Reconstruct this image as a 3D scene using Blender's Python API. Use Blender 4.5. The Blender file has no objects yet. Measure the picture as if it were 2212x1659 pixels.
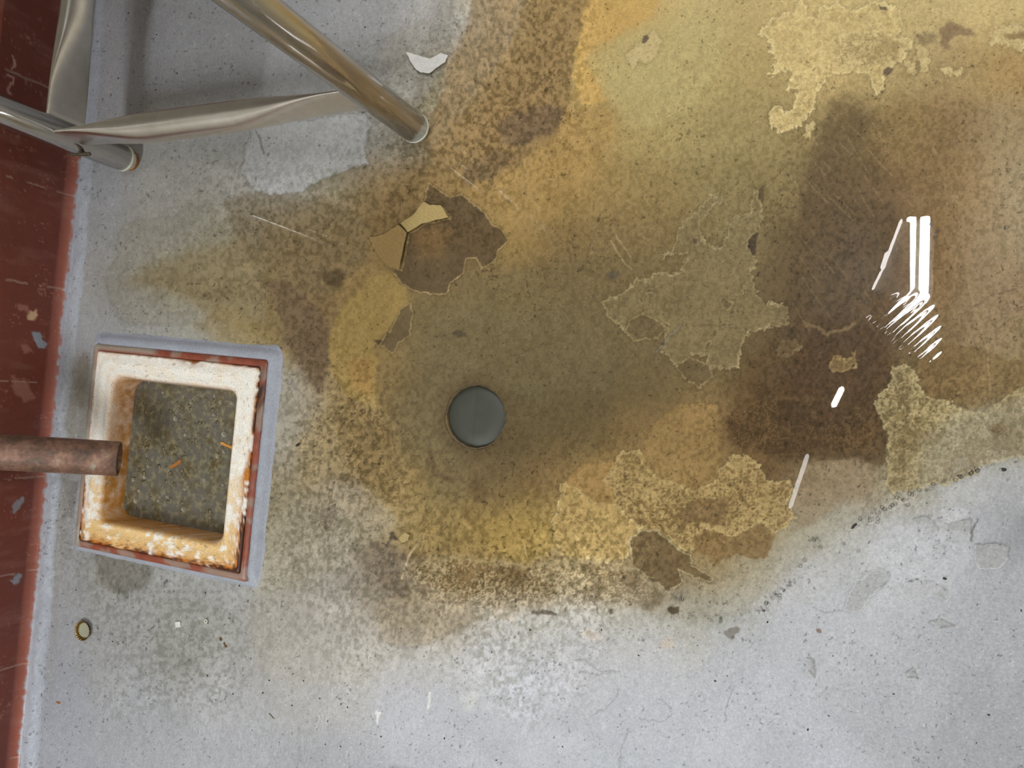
import bpy, bmesh, math, random
import numpy as np
from mathutils import Vector, Matrix
random.seed(7)
rng = np.random.RandomState(11)
sc = bpy.context.scene
COL = sc.collection

# ------------------------------------------------------------------ camera
F, CX, CY, H = 1660.0, 1106.0, 829.5, 0.94
RX = np.array([0.94016712, -0.08989385, 0.32864095])     # world axes written in camera axes
RY = np.array([0.09714612, 0.99525393, -0.00567907])
RZ = np.array([-0.32657068, 0.03726547, 0.94443786])
cam_d = bpy.data.cameras.new('camera')
cam_d.sensor_fit = 'HORIZONTAL'
cam_d.sensor_width = 36.0
cam_d.lens = 36.0 * F / 2212.0
cam_d.clip_start = 0.01
cam = bpy.data.objects.new('camera', cam_d)
COL.objects.link(cam)
Rm = Matrix([list(RX), list(RY), list(RZ)])               # camera axes -> world axes
cam.matrix_world = Matrix.Translation((0, 0, H)) @ Rm.to_4x4()
sc.camera = cam

# ------------------------------------------------------------------ world, exposure
w = bpy.data.worlds.new('world')
sc.world = w
w.use_nodes = True
w.node_tree.nodes['Background'].inputs[0].default_value = (0.90, 0.95, 1.0, 1)
w.node_tree.nodes['Background'].inputs[1].default_value = 0.25
sc.view_settings.view_transform = 'Standard'
sc.view_settings.look = 'None'
sc.view_settings.gamma = 1.0
sc.view_settings.use_curve_mapping = False
sc.view_settings.exposure = 0.0
try:
    sc.cycles.use_denoising = True
except Exception:
    pass

def area(name, loc, sx, sy, power, rot=(0, 0, 0), col=(0.95, 0.985, 1.0)):
    l = bpy.data.lights.new(name, 'AREA')
    l.shape = 'RECTANGLE'; l.size = sx; l.size_y = sy; l.energy = power; l.color = col
    o = bpy.data.objects.new(name, l); COL.objects.link(o)
    o.location = loc; o.rotation_euler = rot
    return o
LAMP_Z = 2.72
# fill lights added to brighten the floor, away from the water's mirror direction
area('added_fill_light', (-0.3, 2.55, 2.74), 0.3, 1.0, 70)
area('added_fill_light', (1.9, -1.2, 2.74), 0.3, 1.2, 14)
area('added_fill_light', (-0.86, -1.95, 2.74), 0.3, 1.2, 56)

# ------------------------------------------------------------------ pixel <-> place
def fl(px, py, z=0.0):
    """point of the horizontal plane at height z behind a pixel of the photograph"""
    px = np.asarray(px, float); py = np.asarray(py, float)
    a = (px - CX) / F; b = -(py - CY) / F
    rx = a * RX[0] + b * RX[1] - RX[2]
    ry = a * RY[0] + b * RY[1] - RY[2]
    rz = a * RZ[0] + b * RZ[1] - RZ[2]
    t = (z - H) / rz
    return rx * t, ry * t
def P(px, py, z=0.0):
    x, y = fl(px, py, z); return Vector((float(x), float(y), z))
def proj(X, Y, Z):
    Z = Z - H
    c = [RX[i] * X + RY[i] * Y + RZ[i] * Z for i in range(3)]
    return CX + F * c[0] / -c[2], CY - F * c[1] / -c[2]

# ------------------------------------------------------------------ numpy painting
def lin(c):
    c = np.asarray(c, float) / 255.0
    return np.where(c <= 0.04045, c / 12.92, ((c + 0.055) / 1.055) ** 2.4)
_tab = rng.rand(512, 512)
def vnoise(x, y, seed=0):
    x = x + seed * 37.13; y = y + seed * 91.7
    xi = np.floor(x).astype(int); yi = np.floor(y).astype(int)
    fx = x - xi; fy = y - yi
    fx = fx * fx * (3 - 2 * fx); fy = fy * fy * (3 - 2 * fy)
    a = _tab[yi & 511, xi & 511]; b = _tab[yi & 511, (xi + 1) & 511]
    c = _tab[(yi + 1) & 511, xi & 511]; d = _tab[(yi + 1) & 511, (xi + 1) & 511]
    return (a * (1 - fx) + b * fx) * (1 - fy) + (c * (1 - fx) + d * fx) * fy
def fbm(x, y, s, o=4, seed=0):
    r = 0; a = 0.5; t = 0
    for k in range(o):
        r = r + a * vnoise(x / s, y / s, seed + k * 3); t += a; a *= 0.55; s = s / 2.03
    return r / t
def sstep(a, b, x):
    t = np.clip((x - a) / (b - a), 0, 1); return t * t * (3 - 2 * t)
def sdf(U, V, pts, closed=True):
    """signed distance in photo pixels, negative inside"""
    d = np.full(U.shape, 1e18); ins = np.zeros(U.shape, bool)
    n = len(pts)
    for i in range(n if closed else n - 1):
        ax, ay = pts[i]; bx, by = pts[(i + 1) % n]
        ex, ey = bx - ax, by - ay; wx, wy = U - ax, V - ay
        t = np.clip((wx * ex + wy * ey) / (ex * ex + ey * ey + 1e-9), 0, 1)
        d = np.minimum(d, (wx - ex * t) ** 2 + (wy - ey * t) ** 2)
        if closed:
            c = ((ay > V) != (by > V)) & (U < (bx - ax) * (V - ay) / (by - ay + 1e-12) + ax)
            ins ^= c
    d = np.sqrt(d)
    return np.where(ins, -d, d)
class Canvas:
    def __init__(s, U, V, base):
        s.U, s.V = U, V
        s.C = np.zeros(U.shape + (3,)); s.C[:] = lin(base)
        s.h = np.zeros(U.shape)
        s.wx = (fbm(U, V, 26, 5, 1) - .5); s.wy = (fbm(U, V, 26, 5, 2) - .5)
        s.fx = (fbm(U, V, 8, 3, 5) - .5); s.fy = (fbm(U, V, 7, 3, 6) - .5)
    def win(s, pts, m):
        xs = [p[0] for p in pts]; ys = [p[1] for p in pts]
        k = (s.U > min(xs) - m) & (s.U < max(xs) + m) & (s.V > min(ys) - m) & (s.V < max(ys) + m)
        r = np.where(k.any(1))[0]; c = np.where(k.any(0))[0]
        if len(r) == 0 or len(c) == 0: return None
        return slice(r[0], r[-1] + 1), slice(c[0], c[-1] + 1)
    def dist(s, pts, warp, m, closed=True, fine=4):
        w_ = s.win(pts, m + warp + 8)
        if w_ is None: return None, None
        U = s.U[w_] + s.wx[w_] * warp * 2 + s.fx[w_] * fine * 2
        V = s.V[w_] + s.wy[w_] * warp * 2 + s.fy[w_] * fine * 2
        return w_, sdf(U, V, pts, closed)
    def poly(s, pts, col, feather=2, alpha=1.0, warp=10, rim=0, rimcol=None, lift=0, lace=0, lacecol=None, lsc=9, fine=4, shade=0, out=None):
        w_, d = s.dist(pts, warp, max(feather * 2, 14), True, fine)
        if w_ is None: return
        a = (1 - sstep(-feather, feather, d)) * alpha
        c = np.zeros(d.shape + (3,)); c[:] = lin(col)
        if lace:
            n = fbm(s.U[w_], s.V[w_] * 1.25, lsc * .9, 2, 9)
            n2 = fbm(s.U[w_], s.V[w_], 60, 3, 19)
            rg = np.abs(n - .5) * 5.0 + (fbm(s.U[w_], s.V[w_], 3.2, 2, 29) - .5) * .5
            k = sstep(.28, .62, rg + (n2 - .5) * 1.8 - .45 * (1 - lace)) * sstep(-1.5, -6, d)
            k = k * lace
            c = c * (1 - k[..., None]) + lin(lacecol) * k[..., None]
        old = s.C[w_]
        s.C[w_] = old * (1 - a[..., None]) + c * a[..., None]
        if rim:
            o_ = np.exp(-((d - rim * 1.9) / (rim * 1.1)) ** 2) * .28 * alpha  # dark shadow line painted just outside the rim
            s.C[w_] = s.C[w_] * (1 - o_[..., None])
            b = np.exp(-((d + rim * .2) / (rim * .9)) ** 2) * (0.75 + 1.1 * (fbm(s.U[w_], s.V[w_], 16, 2, 4) - .4)) * min(1, alpha * 1.15)
            b = np.clip(b, 0, 1)
            s.C[w_] = s.C[w_] * (1 - b[..., None]) + lin(rimcol) * b[..., None]
        if lift: s.h[w_] += lift * (1 - sstep(-1.5, 1.5, d))
    def line(s, pts, col, wd=1.5, alpha=1, warp=6, lift=0, fine=4, soft=1.0):
        w_, d = s.dist(pts, warp, wd * 3 + 6, False, fine)
        if w_ is None: return
        a = (1 - sstep(wd * .3, wd * (1 + soft), d)) * alpha
        s.C[w_] = s.C[w_] * (1 - a[..., None]) + lin(col) * a[..., None]
        if lift: s.h[w_] += lift * (1 - sstep(0, wd * 1.4, d))
def field(U, V, pts, sig=62.0):
    num = np.zeros(U.shape + (len(pts[0]) - 2,)); den = np.zeros(U.shape) + 1e-12
    for p in pts:
        g = np.exp(-((U - p[0]) ** 2 + (V - p[1]) ** 2) / (2 * sig * sig)) + 1e-9
        den += g; num += g[..., None] * np.array(p[2:], float)
    return num / den[..., None]

# ------------------------------------------------------------------ object helpers
def link(o, parent=None):
    COL.objects.link(o)
    if parent: o.parent = parent
    return o
def mesh_np(name, verts, faces, mat, parent=None, colors=None, smooth=True):
    """faces: (n,4) or (n,3) array"""
    me = bpy.data.meshes.new(name)
    v = np.asarray(verts, np.float32); f_ = np.asarray(faces, np.int32)
    k = f_.shape[1]
    me.vertices.add(len(v)); me.vertices.foreach_set('co', v.ravel())
    me.loops.add(f_.size); me.loops.foreach_set('vertex_index', f_.ravel())
    me.polygons.add(len(f_)); me.polygons.foreach_set('loop_start', np.arange(0, f_.size, k, dtype=np.int32))
    me.polygons.foreach_set('loop_total', np.full(len(f_), k, np.int32))
    me.polygons.foreach_set('use_smooth', np.full(len(f_), smooth, bool))
    me.update(calc_edges=True); me.validate()
    if colors is not None:
        a = me.color_attributes.new('paint', 'FLOAT_COLOR', 'POINT')
        c = np.ones((len(v), 4), np.float32); c[:, :3] = colors[:, :3]
        if colors.shape[1] > 3: c[:, 3] = colors[:, 3]
        a.data.foreach_set('color', c.ravel())
    me.materials.append(mat)
    return link(bpy.data.objects.new(name, me), parent)
def obj(name, bm, mat, parent=None, smooth=True, angle=None):
    me = bpy.data.meshes.new(name)
    bmesh.ops.recalc_face_normals(bm, faces=bm.faces)
    if angle:
        for e in bm.edges:
            if len(e.link_faces) == 2 and e.calc_face_angle(0) > math.radians(angle): e.smooth = False
    bm.to_mesh(me); bm.free()
    for p in me.polygons: p.use_smooth = smooth
    me.materials.append(mat)
    return link(bpy.data.objects.new(name, me), parent)
def empty(name, loc=(0, 0, 0)):
    o = bpy.data.objects.new(name, None); o.location = loc; o.empty_display_size = .05
    return link(o)
def tag(o, label, cat, group=None, kind=None):
    o['label'] = label; o['category'] = cat
    if group: o['group'] = group
    if kind: o['kind'] = kind
    return o
def box(bm, x0, x1, y0, y1, z0, z1, bev=0):
    r = bmesh.ops.create_cube(bm, size=1)
    for v in r['verts']:
        v.co = Vector((x0 + (v.co.x + .5) * (x1 - x0), y0 + (v.co.y + .5) * (y1 - y0), z0 + (v.co.z + .5) * (z1 - z0)))
    if bev:
        es = list({e for v in r['verts'] for e in v.link_edges})
        bmesh.ops.bevel(bm, geom=es, offset=bev, segments=2, affect='EDGES')
def rings(bm, rs, cap0=True, cap1=True, closed=True):
    vs = [[bm.verts.new(p) for p in r] for r in rs]
    for a, b in zip(vs, vs[1:]):
        n = len(a)
        for i in range(n if closed else n - 1):
            bm.faces.new((a[i], a[(i + 1) % n], b[(i + 1) % n], b[i]))
    if cap0: bm.faces.new(vs[0][::-1])
    if cap1: bm.faces.new(vs[-1])
def lathe(bm, prof, origin, axis=Vector((0, 0, 1)), n=48, cap0=True, cap1=True, wob=None):
    axis = axis.normalized()
    u = axis.orthogonal().normalized(); v = axis.cross(u)
    rs = []
    for r, t in prof:
        rs.append([origin + axis * t + (u * math.cos(2 * math.pi * i / n) + v * math.sin(2 * math.pi * i / n)) * max(r * (wob(r, t, i) if wob else 1), 1e-5) for i in range(n)])
    rings(bm, rs, cap0, cap1)

# ------------------------------------------------------------------ material helpers
def mat(name):
    m = bpy.data.materials.new(name); m.use_nodes = True
    nt = m.node_tree; b = nt.nodes['Principled BSDF']
    return m, nt, b
def N(nt, t, **k):
    n = nt.nodes.new(t)
    for a, v in k.items():
        if a in n.inputs: n.inputs[a].default_value = v
        else: setattr(n, a, v)
    return n
def objco(nt):
    return N(nt, 'ShaderNodeTexCoord').outputs['Object']
def noise(nt, co, scale, detail=4, rough=.55, dist=0):
    n = N(nt, 'ShaderNodeTexNoise'); n.inputs['Scale'].default_value = scale
    n.inputs['Detail'].default_value = detail; n.inputs['Roughness'].default_value = rough
    n.inputs['Distortion'].default_value = dist
    nt.links.new(co, n.inputs['Vector']); return n.outputs['Fac']
def ramp(nt, fac, stops):
    r = N(nt, 'ShaderNodeValToRGB'); cr = r.color_ramp
    while len(cr.elements) < len(stops): cr.elements.new(.5)
    for e, (p, c) in zip(cr.elements, stops):
        e.position = p; e.color = tuple(c) + (1,) if len(c) == 3 else c
    nt.links.new(fac, r.inputs[0]); return r.outputs[0]
def mixc(nt, fac, a, b, mode='MIX'):
    m = N(nt, 'ShaderNodeMix'); m.data_type = 'RGBA'; m.blend_type = mode
    for s, v in ((0, fac), (6, a), (7, b)):
        if hasattr(v, 'links') or hasattr(v, 'is_linked'): nt.links.new(v, m.inputs[s])
        else: m.inputs[s].default_value = v if s == 0 else (tuple(v) + (1,))[:4]
    return m.outputs[2]
def bump(nt, h, strength, dist, b, prev=None):
    n = N(nt, 'ShaderNodeBump'); n.inputs['Strength'].default_value = strength; n.inputs['Distance'].default_value = dist
    nt.links.new(h, n.inputs['Height'])
    if prev is not None: nt.links.new(prev, n.inputs['Normal'])
    nt.links.new(n.outputs[0], b.inputs['Normal']); return n.outputs[0]
def L(c): return tuple(float(x) for x in lin(c))
def simple(name, col, rough=.5, metal=0, nscale=0, namt=.3, bs=0, bd=.001, spec=.5):
    m, nt, b = mat(name)
    b.inputs['Roughness'].default_value = rough; b.inputs['Metallic'].default_value = metal
    b.inputs['Specular IOR Level'].default_value = spec
    c = L(col)
    if nscale:
        co = objco(nt); nz = noise(nt, co, nscale)
        out = ramp(nt, nz, [(.3, tuple(x * (1 - namt) for x in c)), (.7, tuple(min(1, x * (1 + namt)) for x in c))])
        nt.links.new(out, b.inputs['Base Color'])
        if bs: bump(nt, nz, bs, bd, b)
    else: b.inputs['Base Color'].default_value = c + (1,)
    return m

# floor paint: colour from the painted stain map, grain and gloss from nodes
def paint_material(name, rough_dry=.38, grain=.14, bs=.5, spec=.5):
    m, nt, b = mat(name)
    co = objco(nt)
    at = N(nt, 'ShaderNodeAttribute'); at.attribute_name = 'paint'
    n1 = noise(nt, co, 420, 3, .6); n2 = noise(nt, co, 1400, 2, .6)
    g = ramp(nt, n1, [(.25, (1 - grain * 1.6,) * 3), (.75, (1 + grain * 1.2,) * 3)])
    c = mixc(nt, 1.0, at.outputs['Color'], g, 'MULTIPLY')
    g2 = ramp(nt, n2, [(.3, (.93,) * 3), (.7, (1.07,) * 3)])
    c = mixc(nt, 1.0, c, g2, 'MULTIPLY')
    nt.links.new(c, b.inputs['Base Color'])
    # stretched brush / trowel texture of the paint coat
    mp = N(nt, 'ShaderNodeMapping'); mp.inputs['Scale'].default_value = (1, .55, 1); mp.inputs['Rotation'].default_value = (0, 0, .7)
    nt.links.new(co, mp.inputs['Vector'])
    n3 = noise(nt, mp.outputs[0], 190, 5, .6); n4 = noise(nt, co, 38, 3, .5)
    p = bump(nt, n4, .6, .003, b); bump(nt, n3, bs, .0011, b, p)
    r = ramp(nt, n4, [(.3, (rough_dry - .08,) * 3), (.7, (rough_dry + .12,) * 3)])
    nt.links.new(r, b.inputs['Roughness'])
    sp_ = N(nt, 'ShaderNodeMapRange'); sp_.inputs['From Min'].default_value = 0; sp_.inputs['From Max'].default_value = 1
    sp_.inputs['To Min'].default_value = 0.0; sp_.inputs['To Max'].default_value = spec
    nt.links.new(at.outputs['Alpha'], sp_.inputs['Value']); nt.links.new(sp_.outputs[0], b.inputs['Specular IOR Level'])
    return m
M = {}
M['floor'] = paint_material('stained_floor_paint', .36, .13, 1.1, .34)
M['tile'] = paint_material('red_quarry_tile', .38, .10, .12)
M['enamel'] = paint_material('rusted_enamel', .30, .16, .15)
def steel(name, col=(190, 186, 180), rough=.27, nz=.06, clear=0.0):
    m, nt, b = mat(name)
    b.inputs['Metallic'].default_value = 1
    co = objco(nt)
    mp = N(nt, 'ShaderNodeMapping'); mp.inputs['Scale'].default_value = (1, 1, .06); nt.links.new(co, mp.inputs['Vector'])
    n = noise(nt, mp.outputs[0], 260, 3); n2 = noise(nt, mp.outputs[0], 60, 4, .6)
    c = L(col)
    out = ramp(nt, n2, [(.3, tuple(x * .78 for x in c)), (.62, c)])
    nt.links.new(out, b.inputs['Base Color'])
    r = ramp(nt, n, [(.3, (rough - nz,) * 3), (.7, (rough + nz,) * 3)])
    nt.links.new(r, b.inputs['Roughness'])
    
    if clear:
        g = N(nt, 'ShaderNodeBsdfGlossy'); g.inputs['Roughness'].default_value = .055; g.inputs['Color'].default_value = (.62, .61, .60, 1)
        mx = N(nt, 'ShaderNodeMixShader'); mx.inputs[0].default_value = clear
        nt.links.new(b.outputs[0], mx.inputs[1]); nt.links.new(g.outputs[0], mx.inputs[2])
        nt.links.new(mx.outputs[0], nt.nodes['Material Output'].inputs['Surface'])
    return m
M['steel'] = steel('brushed_stainless', (196, 190, 186), .30, .05, .52)
M['galv'] = simple('dull_galvanised_steel', (222, 217, 210), .30, 1, 60, .07)
M['white_plastic'] = simple('white_plastic', (205, 205, 192), .4)
M['rust'] = simple('rusty_iron', (150, 95, 40), .7, 0, 300, .5, .5)
M['darkhole'] = simple('dark_pipe_inside', (45, 32, 16), .6)
M['wall'] = simple('beige_wall_paint', (196, 190, 176), .5, 0, 40, .05)
M['ceil'] = simple('white_ceiling', (225, 225, 222), .8, 0, 20, .03)
M['chip_grey'] = simple('grey_paint_chip', (176, 178, 184), .4, 0, 300, .06)
M['white_chip'] = simple('white_paint_flake', (222, 220, 216), .32, 0, 160, .08, .4)
M['brown_bit'] = simple('brown_debris', (100, 70, 38), .7, 0, 700, .5)
M['black_bit'] = simple('black_grit', (38, 32, 28), .6)
M['orange'] = simple('orange_peel_strip', (205, 140, 62), .5, 0, 500, .2)
# ------------------------------------------------------------------ room shell
def struct(name, bm, m, smooth=False):
    o = obj(name, bm, m, None, smooth); o['kind'] = 'structure'; return o
X0 = -1.112
X1, Y0r, Y1r, CZ = 2.6, -3.2, 3.2, 2.8
b_ = bmesh.new(); box(b_, X0 - .12, X0 - .006, Y0r, Y1r, .145, CZ); struct('wall_left', b_, M['wall'])
b_ = bmesh.new(); box(b_, X1, X1 + .1, Y0r, Y1r, -.3, CZ); struct('wall_right', b_, M['wall'])
b_ = bmesh.new(); box(b_, X0 - .12, X1 + .1, Y1r, Y1r + .1, -.3, CZ); struct('wall_back', b_, M['wall'])
b_ = bmesh.new(); box(b_, X0 - .12, X1 + .1, Y0r - .1, Y0r, -.3, CZ); struct('wall_front', b_, M['wall'])
b_ = bmesh.new(); box(b_, X0 - .12, X1 + .1, Y0r - .1, Y1r + .1, CZ, CZ + .1); struct('ceiling', b_, M['ceil'])

# ------------------------------------------------------------------ floor (painted concrete)
G = (166, 166, 171); G2 = (170, 170, 178)
CP = []
def row(y, *items):
    for x, c in items: CP.append((x, y) + tuple(c))
row(30, (120, G), (300, G), (500, G), (650, (170, 170, 174)), (800, (172, 171, 173)), (930, (176, 172, 170)), (1020, (165, 155, 132)), (1100, (150, 125, 75)), (1200, (150, 122, 72)), (1300, (180, 145, 75)), (1400, (186, 156, 90)), (1500, (186, 165, 105)), (1620, (178, 155, 98)), (1750, (188, 163, 104)), (1880, (190, 167, 108)), (2000, (186, 163, 106)), (2150, (190, 166, 108)))
row(140, (200, G), (350, G), (500, G), (650, (172, 172, 176)), (780, (168, 167, 168)), (860, (158, 154, 147)), (960, (146, 132, 100)), (1060, (138, 114, 70)), (1160, (130, 104, 62)), (1290, (178, 152, 88)), (1400, (176, 158, 98)), (1530, (170, 150, 92)), (1650, (166, 144, 88)), (1800, (180, 154, 96)), (1920, (165, 142, 92)), (2050, (160, 135, 88)), (2170, (160, 130, 76)))
row(280, (220, G), (350, (160, 158, 155)), (500, (160, 159, 158)), (650, (168, 168, 168)), (780, (164, 162, 158)), (860, (150, 142, 125)), (960, (140, 116, 72)), (1080, (126, 100, 60)), (1190, (138, 110, 62)), (1290, (160, 132, 74)), (1400, (158, 138, 82)), (1530, (152, 134, 82)), (1650, (148, 130, 80)), (1750, (138, 118, 72)), (1850, (116, 95, 56)), (1950, (130, 106, 62)), (2060, (126, 100, 62)), (2170, (150, 128, 90)))
row(400, (200, (160, 162, 168)), (350, (165, 162, 158)), (500, (166, 162, 156)), (620, (162, 158, 150)), (720, (150, 138, 112)), (820, (138, 114, 72)), (920, (134, 108, 64)), (1040, (152, 122, 66)), (1150, (158, 128, 68)), (1270, (150, 122, 66)), (1400, (140, 118, 68)), (1550, (136, 118, 72)), (1680, (128, 110, 66)), (1780, (98, 80, 50)), (1880, (98, 76, 44)), (2000, (120, 94, 55)), (2100, (140, 112, 70)), (2190, (150, 132, 100)))
row(500, (200, (160, 160, 162)), (320, (158, 154, 146)), (430, (152, 146, 128)), (540, (140, 126, 98)), (650, (138, 116, 74)), (760, (132, 106, 62)), (850, (120, 96, 56)), (960, (110, 86, 50)), (1100, (146, 118, 62)), (1200, (136, 110, 62)), (1330, (126, 104, 62)), (1450, (124, 104, 62)), (1600, (126, 110, 70)), (1700, (104, 85, 52)), (1800, (86, 67, 40)), (1900, (96, 74, 44)), (2020, (126, 98, 58)), (2130, (144, 120, 84)), (2200, (146, 128, 98)))
row(610, (190, (164, 162, 160)), (270, (152, 148, 138)), (360, (150, 136, 100)), (460, (152, 132, 84)), (560, (148, 124, 76)), (660, (134, 108, 70)), (760, (142, 116, 66)), (830, (150, 122, 64)), (950, (112, 94, 58)), (1080, (116, 98, 60)), (1200, (112, 94, 58)), (1330, (112, 95, 58)), (1450, (116, 98, 62)), (1600, (114, 96, 60)), (1700, (92, 74, 45)), (1800, (80, 62, 36)), (1900, (90, 68, 40)), (2030, (124, 98, 62)), (2150, (138, 114, 82)))
row(720, (190, (166, 166, 170)), (300, (164, 163, 160)), (420, (164, 162, 152)), (520, (160, 146, 108)), (610, (130, 106, 66)), (690, (122, 98, 68)), (760, (152, 124, 66)), (830, (144, 118, 66)), (920, (114, 98, 62)), (1050, (112, 98, 64)), (1200, (106, 92, 60)), (1330, (104, 90, 58)), (1450, (108, 92, 58)), (1600, (100, 82, 48)), (1700, (86, 66, 36)), (1800, (72, 52, 27)), (1900, (84, 64, 36)), (2030, (124, 100, 66)), (2150, (134, 112, 78)))
row(830, (160, (150, 146, 138)), (620, (166, 162, 152)), (680, (150, 130, 92)), (760, (152, 124, 68)), (840, (122, 102, 62)), (950, (108, 94, 62)), (1100, (98, 86, 58)), (1250, (96, 82, 54)), (1400, (104, 88, 54)), (1530, (112, 92, 54)), (1650, (90, 68, 36)), (1760, (72, 52, 26)), (1860, (74, 54, 28)), (1960, (104, 86, 50)), (2060, (110, 88, 50)), (2180, (130, 114, 76)))
row(940, (160, (150, 147, 140)), (620, (160, 154, 142)), (690, (148, 128, 88)), (770, (146, 120, 68)), (850, (116, 98, 62)), (950, (104, 90, 60)), (1110, (96, 82, 52)), (1250, (100, 84, 50)), (1390, (122, 98, 55)), (1500, (134, 106, 60)), (1620, (100, 76, 40)), (1740, (76, 56, 28)), (1860, (74, 54, 28)), (1980, (120, 104, 64)), (2090, (140, 132, 104)), (2190, (146, 138, 112)))
row(1050, (130, (158, 158, 160)), (620, (150, 136, 106)), (700, (140, 120, 82)), (780, (136, 110, 64)), (860, (150, 124, 66)), (940, (112, 96, 62)), (1050, (108, 90, 58)), (1180, (120, 96, 56)), (1300, (148, 118, 64)), (1430, (152, 128, 74)), (1550, (142, 118, 68)), (1660, (100, 76, 40)), (1760, (132, 112, 78)), (1860, (144, 128, 100)), (1960, (148, 138, 112)), (2060, (164, 163, 160)), (2180, (160, 160, 162)))
row(1150, (130, (158, 158, 160)), (620, (154, 142, 114)), (710, (148, 138, 116)), (800, (134, 118, 88)), (880, (152, 128, 72)), (960, (140, 116, 62)), (1060, (146, 120, 60)), (1150, (156, 130, 64)), (1280, (158, 130, 72)), (1400, (126, 104, 64)), (1520, (132, 106, 60)), (1640, (146, 126, 82)), (1740, (158, 152, 130)), (1830, (168, 166, 160)), (1960, (172, 172, 176)), (2090, (164, 164, 170)), (2190, (138, 138, 142)))  # far right point darkened with the shoe's contact shadow
row(1240, (130, (156, 156, 158)), (230, (138, 135, 128)), (350, (152, 152, 150)), (500, (158, 158, 158)), (620, (152, 144, 126)), (720, (150, 142, 130)), (820, (116, 100, 78)), (900, (118, 98, 66)), (1000, (132, 108, 60)), (1100, (136, 112, 66)), (1200, (150, 130, 92)), (1320, (152, 132, 96)), (1440, (126, 104, 66)), (1540, (146, 126, 82)), (1640, (160, 152, 130)), (1740, (172, 171, 174)), (1880, (168, 169, 172)), (2000, (170, 170, 175)), (2150, (158, 158, 164)))
row(1330, (120, (158, 159, 164)), (250, (152, 151, 150)), (380, (150, 149, 146)), (500, (158, 157, 154)), (600, (162, 156, 146)), (700, (160, 153, 146)), (800, (146, 132, 112)), (900, (138, 120, 88)), (1000, (150, 136, 112)), (1100, (166, 162, 156)), (1230, (168, 164, 156)), (1360, (164, 160, 150)), (1480, (162, 158, 146)), (1580, (166, 165, 160)), (1700, (170, 171, 177)), (1850, (168, 169, 174)), (2000, (166, 167, 172)), (2150, (158, 158, 164)))
row(1420, (100, (156, 158, 166)), (250, (155, 155, 157)), (380, (146, 145, 142)), (500, (160, 158, 155)), (620, (172, 168, 164)), (760, (176, 172, 168)), (900, (174, 170, 166)), (1050, (174, 173, 176)), (1250, (172, 171, 176)), (1400, (172, 171, 174)), (1600, (170, 171, 178)), (1800, (168, 169, 175)), (2000, (162, 163, 168)), (2150, (156, 156, 162)))
row(1520, (100, (156, 159, 168)), (300, (156, 157, 162)), (500, (168, 168, 172)), (700, (172, 170, 170)), (900, (170, 170, 178)), (1150, (172, 172, 180)), (1400, (170, 171, 179)), (1650, (172, 173, 181)), (1900, (162, 163, 169)), (2150, (152, 152, 158)))
row(1640, (100, (156, 159, 168)), (300, (158, 159, 166)), (500, (165, 165, 172)), (700, (158, 159, 166)), (1000, (166, 167, 175)), (1400, (170, 172, 180)), (1750, (170, 172, 180)), (2150, (152, 152, 158)))
# speckle strength
SPK = []
def srow(y, *it):
    for x, v in it: SPK.append((x, y, v))
srow(50, (200, .04), (600, .08), (850, .15), (960, .35), (1100, .85), (1200, .8), (1350, .1), (1550, .15), (1800, .25), (2100, .2))
srow(200, (200, .04), (600, .10), (850, .4), (960, .8), (1100, 1.0), (1190, .9), (1330, .12), (1550, .3), (1800, .35), (2000, .35), (2150, .35))
srow(330, (200, .06), (600, .12), (780, .3), (900, .8), (1050, 1.1), (1180, .5), (1330, .4), (1550, .35), (1800, .45), (2000, .45), (2150, .4))
srow(450, (200, .08), (400, .2), (560, .7), (700, .75), (820, .75), (1000, .5), (1150, .35), (1330, .4), (1550, .4), (1800, .5), (2000, .45), (2150, .5))
srow(600, (200, .1), (330, .4), (450, .55), (600, .6), (700, .75), (800, .2), (950, .3), (1150, .35), (1400, .4), (1600, .35), (1800, .55), (2000, .4), (2150, .4))
srow(730, (200, .05), (400, .15), (560, .35), (660, .8), (760, .15), (950, .3), (1150, .3), (1400, .35), (1600, .35), (1800, .5), (2000, .4), (2150, .5))
srow(880, (150, .2), (620, .4), (690, .9), (790, .8), (900, .35), (1150, .3), (1400, .25), (1600, .6), (1800, .65), (2000, .9), (2150, .6))
srow(1020, (130, .1), (620, .7), (700, 1.1), (800, 1.1), (900, .4), (1100, .3), (1300, .5), (1500, .5), (1700, .5), (1800, .4), (1950, .6), (2100, .12))
srow(1150, (130, .2), (250, .4), (620, .7), (720, .8), (850, .7), (960, .7), (1100, .35), (1200, .8), (1400, .8), (1600, .6), (1750, .15), (2000, .15))
srow(1250, (130, .2), (250, .7), (400, .3), (600, .5), (740, .7), (850, 1.0), (950, .9), (1100, 1.3), (1250, 1.4), (1420, .7), (1560, .4), (1700, .12), (2000, .12))
srow(1340, (130, .08), (300, .4), (420, .6), (600, .35), (760, .6), (900, .8), (1050, .6), (1200, .4), (1400, .2), (1600, .1), (2000, .1))
srow(1440, (130, .08), (300, .4), (420, .7), (600, .15), (900, .1), (1400, .08), (2000, .12))
srow(1600, (130, .06), (400, .1), (900, .05), (1400, .05), (2000, .08))

STEP = 2.0
ux = np.arange(-8, 2221, STEP); vy = np.arange(-8, 1668, STEP)
ux = np.concatenate([[-3000, -420, -200, -60], ux, [2260, 2400, 2700, 3200, 9000]])
vy = np.concatenate([[-9000, -1600, -900, -400, -120], vy, [1720, 1900, 2300, 2900, 9000]])
U, V = np.meshgrid(ux, vy)
nr, nc = U.shape
Uc = np.clip(U, -60, 2270); Vc = np.clip(V, -60, 1720)
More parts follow.
